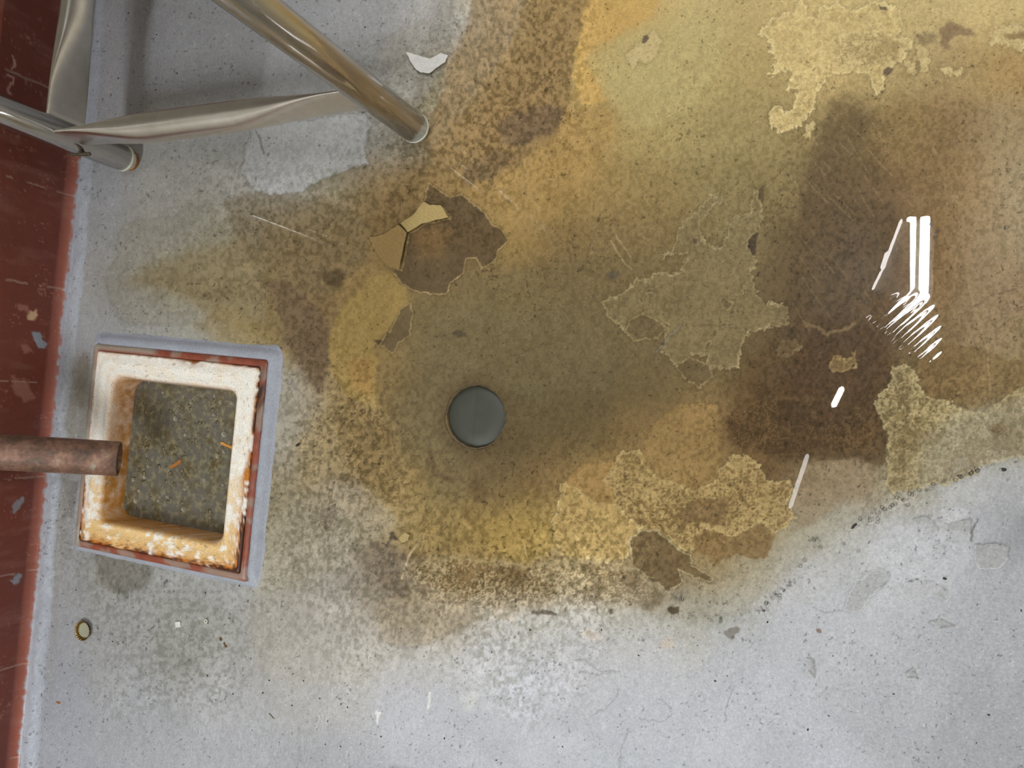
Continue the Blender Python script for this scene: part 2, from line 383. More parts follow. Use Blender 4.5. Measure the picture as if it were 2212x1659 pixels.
# low resolution fields, then upsample
def lowfield(pts, sig):
    lu = np.arange(-72, 2300, 12.0); lv = np.arange(-72, 1750, 12.0)
    A, B = np.meshgrid(lu, lv); fld = field(A, B, pts, sig)
    iu = (Uc + 72) / 12.0; iv = (Vc + 72) / 12.0
    i0 = np.floor(iu).astype(int); j0 = np.floor(iv).astype(int); a = (iu - i0)[..., None]; b = (iv - j0)[..., None]
    return (fld[j0, i0] * (1 - a) + fld[j0, i0 + 1] * a) * (1 - b) + (fld[j0 + 1, i0] * (1 - a) + fld[j0 + 1, i0 + 1] * a) * b
CPL = [p[:2] + tuple(lin(p[2:])) for p in CP]
cv = Canvas(Uc, Vc, G)
warpU = Uc + cv.wx * 60; warpV = Vc + cv.wy * 60
cv.C = lowfield(CPL, 46.0)
spk = lowfield(SPK, 60.0)[..., 0]
def pl(*a): return [(a[i], a[i + 1]) for i in range(0, len(a), 2)]

# --- broad stain areas with their own outline
cv.poly(pl(1030, -20, 1268, -20, 1250, 60, 1243, 110, 1232, 180, 1222, 250, 1180, 300, 1120, 350, 1060, 392, 960, 372, 905, 320, 930, 260, 960, 190, 975, 110), (134, 108, 66), 6, .75, 14)
cv.poly(pl(1075, 262, 1120, 240, 1175, 228, 1220, 235, 1215, 262, 1175, 290, 1120, 315, 1080, 310), (104, 84, 60), 8, .85, 12)
cv.poly(pl(1000, 350, 1060, 330, 1110, 330, 1065, 385, 1000, 400), (108, 88, 60), 8, .7, 10)
cv.poly(pl(1275, -20, 1432, -20, 1412, 35, 1330, 72, 1285, 100, 1262, 130, 1288, 175, 1312, 215, 1290, 232, 1262, 225, 1240, 180, 1243, 110, 1255, 60), (190, 152, 74), 5, .85, 10)
cv.poly(pl(1330, 80, 1450, 30, 1560, 40, 1560, 140, 1480, 260, 1360, 280, 1300, 200, 1290, 130), (176, 160, 102), 16, .5, 12)
cv.poly(pl(1225, 240, 1320, 225, 1330, 300, 1270, 380, 1180, 470, 1110, 480, 1060, 420, 1130, 350, 1200, 290), (160, 128, 66), 14, .55, 10)
# left wash
cv.poly(pl(235, 650, 232, 590, 250, 560, 262, 500, 275, 482, 330, 478, 372, 470, 400, 455, 470, 435, 500, 425, 560, 440, 570, 700, 420, 700, 270, 700), (148, 143, 128), 3, .45, 10, rim=2, rimcol=(128, 122, 110))
cv.poly(pl(262, 610, 310, 575, 400, 545, 520, 510, 600, 560, 640, 640, 640, 730, 560, 740, 480, 700, 400, 650, 330, 620), (146, 124, 76), 16, .5, 14)
cv.poly(pl(275, 595, 400, 600, 470, 615, 540, 650, 420, 640, 330, 615), (118, 98, 62), 6, .35, 14, lace=.8, lacecol=(150, 132, 86))
cv.poly(pl(420, 700, 470, 660, 560, 690, 640, 760, 640, 800, 560, 755, 480, 745), (158, 132, 74), 14, .45, 10)
cv.poly(pl(480, 440, 520, 420, 600, 420, 700, 430, 780, 470, 800, 560, 700, 640, 620, 620, 540, 560, 500, 500), (124, 106, 74), 7, .5, 12)
cv.poly(pl(560, 612, 600, 600, 660, 640, 700, 690, 712, 740, 706, 800, 700, 850, 664, 810, 628, 770, 612, 700, 580, 650), (116, 94, 68), 6, .85, 12)
cv.poly(pl(680, 588, 720, 580, 748, 590, 740, 612, 700, 616), (84, 68, 44), 7, .75, 8)
cv.poly(pl(640, 720, 690, 700, 712, 760, 700, 850, 660, 830), (112, 90, 64), 8, .5, 8)
# amber arc
cv.poly(pl(845, 590, 870, 620, 872, 650, 842, 700, 806, 735, 812, 780, 808, 850, 812, 880, 790, 880, 745, 850, 712, 800, 706, 740, 718, 690, 750, 645, 800, 600), (162, 134, 66), 4, .85, 8)
cv.poly(pl(752, 775, 800, 772, 806, 800, 800, 850, 770, 845, 745, 810), (166, 126, 58), 8, .55, 6)
cv.poly(pl(880, 640, 960, 650, 1030, 620, 1120, 580, 1250, 560, 1330, 640, 1330, 760, 1300, 850, 1180, 860, 1000, 820, 880, 780, 850, 740), (112, 98, 64), 24, .5, 12)
cv.poly(pl(1180, 500, 1260, 470, 1400, 560, 1500, 640, 1620, 640, 1680, 700, 1600, 790, 1400, 820, 1260, 760, 1200, 640), (110, 92, 58), 26, .35, 12)
cv.poly(pl(830, 860, 900, 820, 960, 860, 950, 960, 900, 1010, 850, 960), (110, 96, 64), 18, .5, 8)
# dark reddish spots & bruises
cv.poly(pl(785, 876, 812, 890, 840, 930, 862, 985, 872, 1030, 850, 1020, 820, 980, 800, 930), (70, 58, 44), 5, .7, 16, lace=1, lacecol=(138, 112, 62), lsc=12)
cv.poly(pl(700, 1040, 760, 1020, 790, 1040, 780, 1080, 730, 1080), (112, 94, 66), 9, .5, 12)
cv.poly(pl(800, 1170, 860, 1190, 920, 1200, 920, 1260, 870, 1290, 820, 1250), (98, 80, 58), 14, .7, 14)
cv.poly(pl(760, 1180, 830, 1170, 860, 1230, 800, 1260), (112, 96, 76), 12, .5, 14)
cv.poly(pl(880, 1110, 960, 1130, 990, 1165, 930, 1160, 890, 1140), (96, 76, 44), 7, .5, 14, lace=1, lacecol=(140, 114, 60), lsc=10)
cv.poly(pl(1000, 1210, 1100, 1230, 1200, 1260, 1200, 1310, 1080, 1320, 960, 1300, 940, 1240), (116, 92, 54), 14, .5, 12)
cv.poly(pl(1035, 1120, 1110, 1115, 1190, 1130, 1200, 1180, 1170, 1210, 1110, 1215, 1055, 1190), (158, 130, 62), 12, .7, 10)
cv.poly(pl(812, 1310, 900, 1330, 1000, 1300, 1050, 1335, 1000, 1352, 960, 1375, 900, 1398, 850, 1395, 815, 1368), (146, 128, 98), 4, .55, 8, rim=1.6, rimcol=(120, 104, 78))
cv.poly(pl(540, 1330, 600, 1300, 690, 1290, 760, 1300, 820, 1350, 850, 1420, 780, 1470, 650, 1480, 560, 1440), (176, 168, 158), 22, .5, 10)
cv.poly(pl(195, 1175, 260, 1190, 330, 1205, 330, 1260, 265, 1292, 215, 1260), (112, 108, 98), 12, .75, 16)
cv.poly(pl(355, 1300, 420, 1290, 470, 1340, 480, 1400, 440, 1470, 360, 1470, 330, 1390), (140, 138, 132), 18, .45, 16)
cv.poly(pl(128, 1085, 150, 1080, 160, 1210, 135, 1230), (140, 138, 134), 7, .5, 8)
cv.poly(pl(170, 770, 195, 765, 190, 850, 180, 880, 165, 860), (128, 118, 98), 6, .6, 8)
cv.poly(pl(136, 1030, 170, 1040, 160, 1120, 140, 1110), (112, 108, 98), 4, .6, 8)
# east: dark brown stain zone with the photographer's shadow painted in
cv.poly(pl(1790, 210, 1850, 200, 1900, 260, 1850, 330, 1780, 420, 1740, 500, 1735, 400, 1760, 300), (104, 86, 56), 12, .6, 8)
cv.poly(pl(1738, 420, 1830, 420, 1930, 440, 1945, 560, 1900, 640, 1830, 680, 1730, 690, 1700, 640, 1722, 520), (84, 66, 40), 11, .65, 8)
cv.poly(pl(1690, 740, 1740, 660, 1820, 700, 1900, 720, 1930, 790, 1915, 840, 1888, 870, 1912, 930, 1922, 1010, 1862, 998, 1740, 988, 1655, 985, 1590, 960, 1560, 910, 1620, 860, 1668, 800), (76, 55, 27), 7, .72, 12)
cv.poly(pl(1985, 770, 2030, 745, 2100, 748, 2150, 765, 2212, 780, 2225, 827, 2181, 854, 2146, 881, 2100, 890, 2040, 866, 2000, 858, 1978, 820), (112, 88, 46), 4, .7, 8)
cv.poly(pl(1740, 1002, 1800, 1000, 1868, 992, 1900, 1040, 1868, 1072, 1810, 1090, 1760, 1130, 1715, 1150, 1720, 1060), (140, 120, 92), 8, .6, 8)
cv.poly(pl(1640, 60, 1700, 20, 2000, 40, 2010, 150, 1900, 230, 1750, 270), (172, 148, 94), 26, .3, 10)
cv.poly(pl(2030, 60, 2050, 46, 2090, 55, 2110, 70, 2060, 76, 2050, 110, 2035, 100), (122, 98, 72), 4, .8, 8)
cv.poly(pl(1975, 70, 2020, 66, 2025, 90, 1985, 96), (136, 120, 90), 6, .6, 8, lace=1, lacecol=(110, 92, 66))
# dark pock zone around the drain
cv.poly(pl(940, 850, 1000, 812, 1060, 812, 1110, 860, 1115, 930, 1070, 985, 1000, 990, 945, 950), (92, 76, 50), 12, .6, 6)

# --- crusts (old paint still holding) : lighter, lacy, slightly raised
CR = dict(rim=2.2, rimcol=(186, 164, 112), lift=.0002, fine=10)
cv.poly(pl(1735, -10, 1718, 22, 1672, 38, 1636, 69, 1675, 90, 1664, 110, 1680, 129, 1664, 162, 1694, 145, 1713, 154, 1701, 192, 1727, 189, 1716, 236, 1696, 244, 1686, 228, 1661, 239, 1666, 263, 1683, 291, 1721, 269, 1751, 244, 1762, 200, 1784, 170, 1814, 156, 1847, 154, 1880, 159, 1891, 203, 1910, 192, 1908, 154, 1943, 129, 1957, 115, 1971, 90, 1938, 82, 1949, 55, 1946, 16, 1880, 3, 1842, 25, 1809, 5, 1770, 19, 1768, 36, 1743, 33), (196, 172, 112), 1.6, .85, 5, lace=.55, lacecol=(170, 143, 86), lsc=15, **dict(CR, rimcol=(208, 188, 132)))
cv.poly(pl(1800, 80, 1900, 60, 1960, 95, 1940, 130, 1860, 150, 1800, 140), (190, 168, 116), 12, .5, 8, lace=1, lacecol=(134, 112, 72), lsc=8)
for q in (pl(1980, 100, 1996, 98, 2010, 115, 2006, 153, 1990, 152, 1983, 130), pl(1958, 136, 1975, 134, 1984, 154, 1962, 156), pl(2034, 150, 2052, 145, 2062, 155, 2082, 146, 2078, 158, 2060, 163, 2040, 160),
          pl(2138, 95, 2150, 70, 2168, 54, 2190, 50, 2230, 54, 2230, 104, 2195, 104, 2178, 94, 2160, 88), pl(1735, 290, 1745, 270, 1760, 260, 1752, 285, 1748, 298), pl(1355, 122, 1372, 100, 1388, 92, 1408, 65, 1424, 78, 1420, 112, 1392, 138, 1376, 126, 1362, 140)):
    cv.poly(q, (192, 170, 116), 1.6, .85, 4, lace=.4, lacecol=(160, 134, 84), lsc=8, **CR)
cv.poly(pl(2168, 72, 2190, 70, 2215, 66, 2215, 82, 2180, 86), (124, 100, 60), 3, .8, 4)
for q in (pl(1390, 76, 1398, 72, 1404, 80, 1392, 94, 1386, 92), pl(1898, 10, 1915, 14, 1920, 21, 1902, 18), pl(1908, 150, 1920, 142, 1930, 148, 1918, 162, 1908, 160)):
    cv.poly(q, (104, 86, 66), 1.5, .95, 2, fine=2)
DK = dict(rim=1.6, rimcol=(146, 126, 82), lift=.00014)
cv.poly(pl(1640, 405, 1650, 400, 1652, 430, 1646, 442, 1640, 425), (88, 74, 54), 1.6, .9, 3, fine=2)
cv.poly(pl(1618, 520, 1632, 502, 1640, 502, 1634, 530, 1636, 545, 1626, 556, 1620, 545, 1614, 526), (76, 62, 46), 1.6, .95, 3, fine=2)
# lattice of thin crust ridges between drain and lamps
cv.poly(pl(1425, 555, 1455, 535, 1463, 500, 1480, 478, 1515, 452, 1532, 425, 1550, 420, 1562, 432, 1545, 442, 1525, 462, 1512, 485, 1512, 508, 1535, 530, 1560, 532, 1576, 500, 1585, 465, 1620, 462, 1626, 430, 1632, 408, 1642, 412, 1640, 440, 1645, 470, 1632, 498, 1614, 525, 1620, 548, 1640, 566, 1620, 585, 1630, 620, 1650, 650, 1700, 660, 1700, 700, 1660, 705, 1620, 715, 1600, 760, 1595, 790, 1560, 800, 1520, 790, 1535, 760, 1490, 770, 1460, 790, 1430, 760, 1440, 700, 1370, 730, 1340, 700, 1310, 680, 1300, 650, 1330, 640, 1360, 620, 1375, 600, 1400, 605, 1420, 590, 1450, 588, 1478, 580, 1480, 545, 1450, 545), (126, 110, 72), 2, .75, 7, rim=1.9, rimcol=(166, 148, 104), lace=.3, lacecol=(106, 90, 58), fine=9)
for q, c in ((pl(1360, 690, 1385, 675, 1415, 690, 1440, 710, 1420, 730, 1370, 735, 1350, 715), (98, 82, 52)), (pl(1555, 648, 1568, 643, 1585, 655, 1578, 668, 1558, 668), (100, 86, 58)), (pl(1602, 618, 1606, 612, 1610, 634, 1602, 636), (84, 70, 50)),
             (pl(1395, 628, 1408, 620, 1412, 632, 1396, 632), (84, 70, 52)), (pl(1492, 515, 1506, 514, 1510, 525, 1500, 528), (84, 70, 52)), (pl(1460, 790, 1490, 772, 1532, 790, 1540, 815, 1510, 838, 1480, 820), (98, 82, 52)), (pl(1523, 738, 1535, 736, 1534, 748, 1524, 746), (84, 68, 44))):
    cv.poly(q, c, 1.8, .8, 4, **DK)
cv.poly(pl(1310, 590, 1325, 585, 1340, 592, 1330, 602, 1312, 604), (84, 76, 62), 4, .8, 4)
cv.poly(pl(1680, 745, 1692, 735, 1716, 736, 1726, 745, 1722, 760, 1698, 768, 1676, 770), (114, 92, 54), 2, .6, 5, lace=.6, lacecol=(84, 62, 34), **dict(CR, rimcol=(140, 118, 76)))
cv.poly(pl(1795, 782, 1806, 770, 1822, 778, 1840, 762, 1852, 775, 1846, 792, 1826, 802, 1798, 800), (134, 110, 62), 2, .75, 5, lace=.5, lacecol=(96, 74, 40), lsc=7, **dict(CR, rimcol=(150, 126, 78)))
cv.line(pl(1740, 700, 1790, 718, 1830, 708, 1850, 700), (128, 106, 66), 3, .6, 8)
# right crust
cv.poly(pl(1927, 795, 1952, 790, 1975, 792, 1980, 820, 1986, 841, 2008, 860, 2040, 865, 2068, 884, 2111, 892, 2146, 881, 2181, 854, 2240, 820, 2240, 985, 2180, 988, 2138, 1000, 2105, 1022, 2068, 1039, 2002, 1052, 1970, 1060, 1930, 1062, 1916, 1044, 1924, 1011, 1921, 963, 1913, 922, 1890, 870, 1905, 860, 1913, 841, 1925, 828), (156, 140, 96), 1.8, .8, 6, lace=.8, lacecol=(112, 92, 54), lsc=10, **dict(CR, rimcol=(170, 152, 108)))
cv.poly(pl(2060, 900, 2230, 860, 2230, 985, 2120, 1000, 2060, 1020, 1990, 1040, 1990, 960), (154, 148, 128), 24, .55, 8, lace=.6, lacecol=(124, 108, 78), lsc=9)
cv.poly(pl(2142, 920, 2165, 912, 2180, 925, 2160, 938, 2140, 934), (118, 98, 68), 3, .75, 5)
cv.poly(pl(2055, 985, 2100, 980, 2095, 1010, 2060, 1030, 2045, 1020), (110, 92, 66), 6, .55, 10, lace=1, lacecol=(150, 142, 122), lsc=7)
# lacy crust south
cv.poly(pl(1330, 1001, 1340, 975, 1385, 975, 1390, 1005, 1432, 1040, 1498, 1060, 1545, 1040, 1555, 1012, 1580, 1005, 1578, 990, 1610, 985, 1640, 1000, 1655, 1022, 1650, 1040, 1665, 1040, 1705, 1036, 1712, 1060, 1700, 1090, 1715, 1115, 1702, 1140, 1675, 1152, 1645, 1128, 1630, 1135, 1580, 1161, 1553, 1147, 1525, 1144, 1510, 1165, 1495, 1190, 1475, 1188, 1444, 1166, 1422, 1147, 1390, 1144, 1365, 1130, 1330, 1093, 1300, 1039), (162, 137, 82), 1.8, .85, 6, lace=.85, lacecol=(118, 92, 50), lsc=10, **dict(CR, rimcol=(176, 152, 98)))
cv.poly(pl(1210, 1048, 1225, 1044, 1245, 1058, 1270, 1085, 1322, 1082, 1330, 1093, 1365, 1130, 1390, 1144, 1357, 1166, 1362, 1200, 1300, 1215, 1220, 1205, 1195, 1170, 1192, 1130, 1204, 1100), (170, 142, 80), 2, .75, 6, lace=.35, lacecol=(146, 116, 62), lsc=9, **CR)
for q, c in ((pl(1390, 957, 1417, 908, 1471, 873, 1550, 873, 1547, 936, 1555, 990, 1550, 1033, 1498, 1056, 1430, 1039, 1387, 1001), (140, 111, 60)),
             (pl(1330, 1001, 1300, 1039, 1322, 1060, 1330, 1090, 1270, 1082, 1243, 1056, 1216, 1044, 1260, 1000), (150, 118, 62)),
             (pl(1460, 1112, 1487, 1087, 1525, 1074, 1561, 1077, 1577, 1098, 1563, 1134, 1525, 1131, 1479, 1131), (122, 96, 58)),
             (pl(1498, 1166, 1525, 1146, 1553, 1149, 1580, 1163, 1610, 1148, 1645, 1130, 1675, 1155, 1661, 1205, 1623, 1210, 1585, 1199, 1542, 1223, 1536, 1205, 1505, 1190), (124, 97, 54))):
    cv.poly(q, c, 2.2, .85, 5, fine=4)
cv.poly(pl(1356, 1165, 1390, 1146, 1422, 1149, 1444, 1168, 1471, 1192, 1492, 1200, 1495, 1222, 1540, 1250, 1535, 1258, 1500, 1248, 1466, 1232, 1474, 1258, 1460, 1268, 1439, 1273, 1411, 1251, 1387, 1239, 1365, 1224, 1362, 1195), (106, 86, 54), 2, .9, 4, rim=1.5, rimcol=(172, 156, 116), fine=4, lift=-.0001)
for q in (pl(1372, 1236, 1382, 1234, 1386, 1242, 1376, 1244), pl(1400, 1246, 1412, 1250, 1420, 1256, 1408, 1257), pl(1436, 1266, 1448, 1272, 1444, 1276, 1436, 1274), pl(804, 732, 822, 733, 836, 722, 830, 742, 812, 742),
          pl(1146, 1320, 1175, 1315, 1203, 1326, 1200, 1331, 1170, 1326, 1148, 1326), pl(1217, 1312, 1222, 1310, 1224, 1322, 1218, 1318), pl(1312, 1316, 1320, 1314, 1328, 1326, 1318, 1328), pl(1358, 1305, 1366, 1304, 1364, 1314), pl(1438, 1312, 1468, 1312, 1468, 1322, 1448, 1330, 1442, 1322)):
    cv.poly(q, (78, 62, 42), 1.5, .9, 3, fine=3)
cv.poly(pl(1565, 1362, 1592, 1350, 1600, 1360, 1580, 1382, 1568, 1372), (112, 104, 92), 2, .85, 3)
# peeled-through patches
cv.poly(pl(923, 394, 948, 413, 970, 426, 996, 416, 1017, 436, 1047, 461, 1060, 484, 1080, 492, 1098, 517, 1075, 540, 1067, 563, 1040, 579, 1029, 557, 1007, 557, 999, 588, 971, 611, 959, 636, 900, 631, 870, 616, 837, 575, 866, 583, 875, 532, 881, 504, 913, 484, 943, 476, 971, 471, 953, 446, 918, 449, 915, 436), (94, 76, 50), 1.4, .97, 3, rim=1.4, rimcol=(164, 140, 88), fine=3, lift=-.0003)
cv.poly(pl(890, 500, 940, 480, 965, 500, 950, 560, 900, 560), (120, 92, 50), 18, .6, 8)
cv.poly(pl(962, 498, 975, 492, 980, 502, 968, 508), (126, 98, 58), 4, .8, 3)
cv.poly(pl(862, 664, 880, 651, 888, 676, 882, 722, 857, 740, 845, 765, 817, 742, 822, 733, 842, 709, 855, 681), (102, 86, 58), 1.6, .85, 4, rim=1.5, rimcol=(154, 130, 82), fine=3)
cv.poly(pl(973, 720, 985, 711, 1003, 720, 1008, 728, 1000, 726, 985, 730), (82, 70, 52), 1.5, .9, 2, fine=2)
cv.poly(pl(689, 1100, 729, 1084, 734, 1111, 721, 1130, 719, 1146, 702, 1150, 691, 1127), (98, 80, 60), 1.4, .95, 4, rim=1.5, rimcol=(168, 150, 112), fine=3, lift=-.0002)
cv.poly(pl(920, 970, 936, 975, 938, 1015, 970, 1030, 1000, 1040, 960, 1038, 928, 1025, 918, 1000), (90, 72, 48), 5, .6, 6)
cv.poly(pl(1012, 1040, 1035, 1030, 1050, 1070, 1030, 1090, 1012, 1070), (94, 74, 46), 6, .5, 6)
cv.line(pl(980, 1100, 1000, 1130, 1020, 1150), (160, 132, 72), 2.5, .7, 5)
cv.poly(pl(840, 1150, 852, 1145, 858, 1165, 845, 1168), (70, 52, 30), 2, .9, 3)
cv.poly(pl(1060, 1325, 1085, 1316, 1110, 1330, 1112, 1342, 1090, 1340, 1060, 1334), (188, 172, 154), 3, .7, 4)
cv.line(pl(1052, 1328, 1070, 1316, 1090, 1316, 1120, 1320), (120, 104, 84), 1.6, .6, 5)
cv.poly(pl(1252, 1362, 1267, 1355, 1290, 1365, 1303, 1376, 1292, 1386, 1262, 1376), (182, 168, 152), 2, .7, 3, rim=1, rimcol=(196, 192, 188))
cv.poly(pl(1425, 1385, 1450, 1375, 1456, 1392, 1440, 1402, 1428, 1400), (188, 168, 146), 4, .6, 4)
# dry grey area: chips of the top coat
for q in (pl(1972, 1119, 1996, 1114, 2018, 1128, 2025, 1145, 2013, 1160, 1992, 1152, 1977, 1140), pl(2108, 1175, 2140, 1173, 2175, 1178, 2178, 1203, 2160, 1227, 2117, 1230, 2104, 1210),
          pl(1958, 1256, 1977, 1251, 2016, 1256, 2045, 1275, 2045, 1302, 2016, 1287, 1990, 1286, 1967, 1297, 1946, 1283), pl(1897, 1227, 1922, 1236, 1924, 1250, 1904, 1267, 1882, 1285, 1862, 1320, 1838, 1322, 1821, 1316, 1836, 1280, 1851, 1254, 1872, 1245),
          pl(1956, 1451, 1974, 1441, 1981, 1463, 1960, 1460), pl(1744, 1420, 1756, 1425, 1762, 1463, 1748, 1450), pl(2020, 1178, 2042, 1180, 2040, 1200, 2030, 1208), pl(2044, 1130, 2098, 1120, 2100, 1168, 2050, 1168), pl(2008, 1344, 2036, 1338, 2060, 1350, 2030, 1356)):
    cv.poly(q, (152, 152, 150), 1.4, .75, 4, rim=1.1, rimcol=(190, 190, 194), fine=3, lift=-.0004)
    cv.line([(x, y) for x, y in q[:4]], (104, 102, 98), 1.3, .7, 4, fine=3)  # shadow line painted along the chip's upper edge
cv.poly(pl(1870, 1180, 1940, 1130, 2100, 1150, 2080, 1240, 1960, 1330, 1890, 1300, 1930, 1240, 1880, 1230), (182, 182, 187), 6, .5, 12, lace=.35, lacecol=(166, 166, 168))
cv.poly(pl(2030, 1100, 2080, 1094, 2095, 1102, 2070, 1126, 2040, 1128), (182, 182, 186), 3, .6, 4)
cv.line(pl(2098, 1168, 2100, 1150, 2112, 1122), (96, 94, 92), 1.8, .9, 4)
for q in (pl(1255, 1452, 1290, 1455, 1320, 1452), pl(1233, 1420, 1260, 1425, 1300, 1448, 1340, 1450), pl(1340, 1490, 1310, 1530, 1280, 1545), pl(1415, 1510, 1445, 1525, 1448, 1545, 1430, 1557, 1380, 1550), pl(1590, 1480, 1570, 1520, 1565, 1560), pl(1355, 1575, 1345, 1610, 1338, 1659),
          pl(1757, 1313, 1790, 1320, 1820, 1317), pl(1945, 1375, 1942, 1398), pl(612, 820, 640, 836, 655, 850, 660, 870), pl(1420, 760, 1470, 700)):
    cv.line(q, (128, 127, 128), 1.3, .6, 6)
# top-left old coat edges
cv.poly(pl(548, 272, 600, 262, 700, 258, 790, 245, 800, 262, 790, 330, 800, 352, 720, 380, 660, 410, 610, 420, 560, 420, 520, 380), (178, 178, 179), 2, .8, 10, rim=1.4, rimcol=(146, 142, 134))
cv.line(pl(548, 276, 562, 300, 572, 330), (90, 88, 84), 1.6, .7, 6)
cv.line(pl(800, 100, 870, 60, 900, 30), (150, 145, 136), 2, .5, 10)
cv.poly(pl(820, 110, 880, 60, 960, 20, 1020, 20, 1000, 80, 950, 160, 900, 230, 840, 170), (164, 158, 148), 8, .5, 12)
cv.poly(pl(900, 230, 930, 205, 950, 215, 935, 240, 912, 245), (164, 154, 120), 3, .6, 5)
cv.poly(pl(840, 320, 880, 300, 930, 310, 920, 350, 870, 350), (98, 84, 58), 10, .5, 12, lace=.8, lacecol=(150, 140, 116))
# long scratches
for q, c in ((pl(905, 1165, 886, 1195, 868, 1250), (178, 160, 122)), (pl(1318, 520, 1350, 570, 1362, 580), (160, 142, 96)), (pl(1328, 508, 1362, 555), (156, 136, 92)), (pl(655, 950, 650, 1050, 640, 1120), (172, 158, 126)), (pl(1770, 300, 1830, 345), (134, 112, 68)),
             (pl(1720, 500, 1770, 560), (112, 90, 54)), (pl(1130, 1180, 1140, 1210), (190, 164, 104)), (pl(1235, 1150, 1262, 1185), (190, 164, 104)), (pl(2090, 600, 2135, 760, 2140, 860), (146, 124, 84)), (pl(800, 520, 830, 560, 848, 582), (160, 140, 100))):
    cv.line(q, c, 1.5, .7, 3, fine=1)
for q in (pl(1220, 520, 1240, 590, 1290, 650), pl(880, 780, 1020, 800, 1100, 770, 1190, 740), pl(2060, 690, 2140, 640, 2212, 620), pl(500, 620, 560, 605, 600, 625), pl(1500, 700, 1640, 715), pl(930, 730, 960, 722, 1000, 712), pl(1690, 660, 1720, 655)):
    cv.line(q, (84, 72, 50), 1.1, .5, 6)
for q, c in ((pl(930, 1495, 925, 1530), (214, 214, 210)), (pl(818, 1535, 816, 1562), (225, 225, 222)), (pl(1000, 1500, 1020, 1515, 1010, 1530), (190, 190, 188))):
    cv.line(q, c, 2.4, .8, 6)
cv.poly(pl(985, 1500, 1005, 1505, 1020, 1490, 1030, 1500, 1020, 1530, 1005, 1540, 998, 1515), (188, 188, 186), 4, .6, 10)
# pale paint pulled along the foot of the wall
edge = [(150, 1)] and [(194, -20), (186, 100), (176, 250), (163, 400), (150, 560), (136, 700), (122, 820), (108, 940), (95, 1060), (85, 1180), (74, 1300), (60, 1420), (50, 1540), (40, 1690)]
strip = edge + [(x + (34 if y < 1200 else 40), y) for x, y in edge[::-1]]
cv.poly(strip, (172, 178, 190), 3, .9, 6, fine=3)
mid = [(x + 20, y) for x, y in edge]
w_, d = cv.dist(mid, 6, 40, False)
lump = (1 - sstep(0, 15, d)) * sstep(380, 480, cv.V[w_])
cv.h[w_] += lump * (.0010 + .0022 * fbm(cv.U[w_], cv.V[w_] * .6, 9, 3, 33))
cv.poly(pl(150, 700, 160, 690, 158, 1000, 130, 1280, 112, 1500, 104, 1500, 122, 1200, 138, 950), (150, 148, 140), 6, .4, 6)

cv.poly(pl(870, 1225, 960, 1205, 1060, 1215, 1130, 1222, 1200, 1215, 1300, 1220, 1370, 1235, 1440, 1280, 1420, 1318, 1300, 1312, 1180, 1308, 1080, 1318, 980, 1312, 900, 1290), (168, 152, 116), 18, .6, 12, lace=1, lacecol=(108, 86, 52), lsc=8)
cv.poly(pl(740, 870, 800, 860, 850, 930, 880, 1040, 900, 1130, 860, 1120, 800, 1060, 740, 990, 700, 1000, 650, 1060, 640, 960, 690, 900), (158, 134, 84), 14, .6, 12, lace=.75, lacecol=(104, 84, 52), lsc=9)
cv.poly(pl(620, 1100, 720, 1040, 800, 1060, 860, 1130, 800, 1160, 740, 1230, 640, 1260, 560, 1280, 570, 1180), (166, 156, 134), 18, .45, 12, lace=.7, lacecol=(126, 112, 86), lsc=8)
cv.poly(pl(1560, 900, 1660, 860, 1760, 860, 1880, 890, 1900, 980, 1760, 975, 1640, 985, 1570, 960), (108, 84, 46), 10, .5, 10, lace=1, lacecol=(72, 52, 26), lsc=7)
cv.poly(pl(1800, 215, 1850, 230, 1900, 330, 1880, 480, 1800, 560, 1760, 700, 1668, 850, 1640, 830, 1690, 700, 1725, 560, 1745, 400, 1770, 290), (92, 74, 46), 7, .42, 8)  # photographer's shadow and reflection painted along the dark zone's left edge
for i in range(46):
    x = random.uniform(1690, 2080); y = random.uniform(240, 700); L_ = random.uniform(20, 90); a_ = random.uniform(.75, 1.05)
    cv.line([(x, y), (x + L_ * math.cos(a_), y + L_ * math.sin(a_))], (150, 130, 92) if y < 480 else (128, 106, 68), .9, random.uniform(.2, .5), 2, fine=1.5)
for i in range(26):
    x = random.uniform(2020, 2200); y = random.uniform(770, 860); L_ = random.uniform(20, 60)
    cv.line([(x, y), (x + L_, y - L_ * .12)], (140, 116, 72), .9, .35, 2, fine=1.5)
# --- speckle, streak and grit over everything
n_f = fbm(Uc + cv.wx * 10, Vc * .8, 6.5, 3, 21)
n_m = fbm(Uc, Vc, 30, 4, 25)
n_s = fbm((Uc * .8 + Vc * .6) * 1.0, (Vc * .8 - Uc * .6) * .28, 12, 4, 27)
k = np.clip(spk, 0, 1.5)
brown = sstep(.82, .60, cv.C[..., 2] / (cv.C[..., 0] + 1e-6))
sp = np.clip((.47 - n_f) / .11, -1.2, 1.7) + (.5 - n_m) * 1.2
mul = np.exp(-(sp * .27 * k)) * (1 + (n_s - .5) * (.10 + .22 * k))
cv.C = cv.C * mul[..., None]
fil = 1 - np.clip(np.abs(fbm(Uc + cv.fx * 8, Vc, 13, 3, 81) - .5) * 16, 0, 1)
cv.C = cv.C * (1 + fil * .28 * np.clip(k * 1.3, .10, 1) * sstep(.4, .6, fbm(Uc, Vc, 40, 2, 83)))[..., None]
lu_ = (cv.C * np.array([.3, .6, .1])).sum(-1, keepdims=True)
cv.C = lu_ + (cv.C - lu_) * .84
cv.C[..., 2] *= 1 - .12 * k * np.clip(sp, 0, 1)
dots = fbm(Uc, Vc, 5.5, 2, 41); dm = fbm(Uc, Vc, 60, 3, 43)
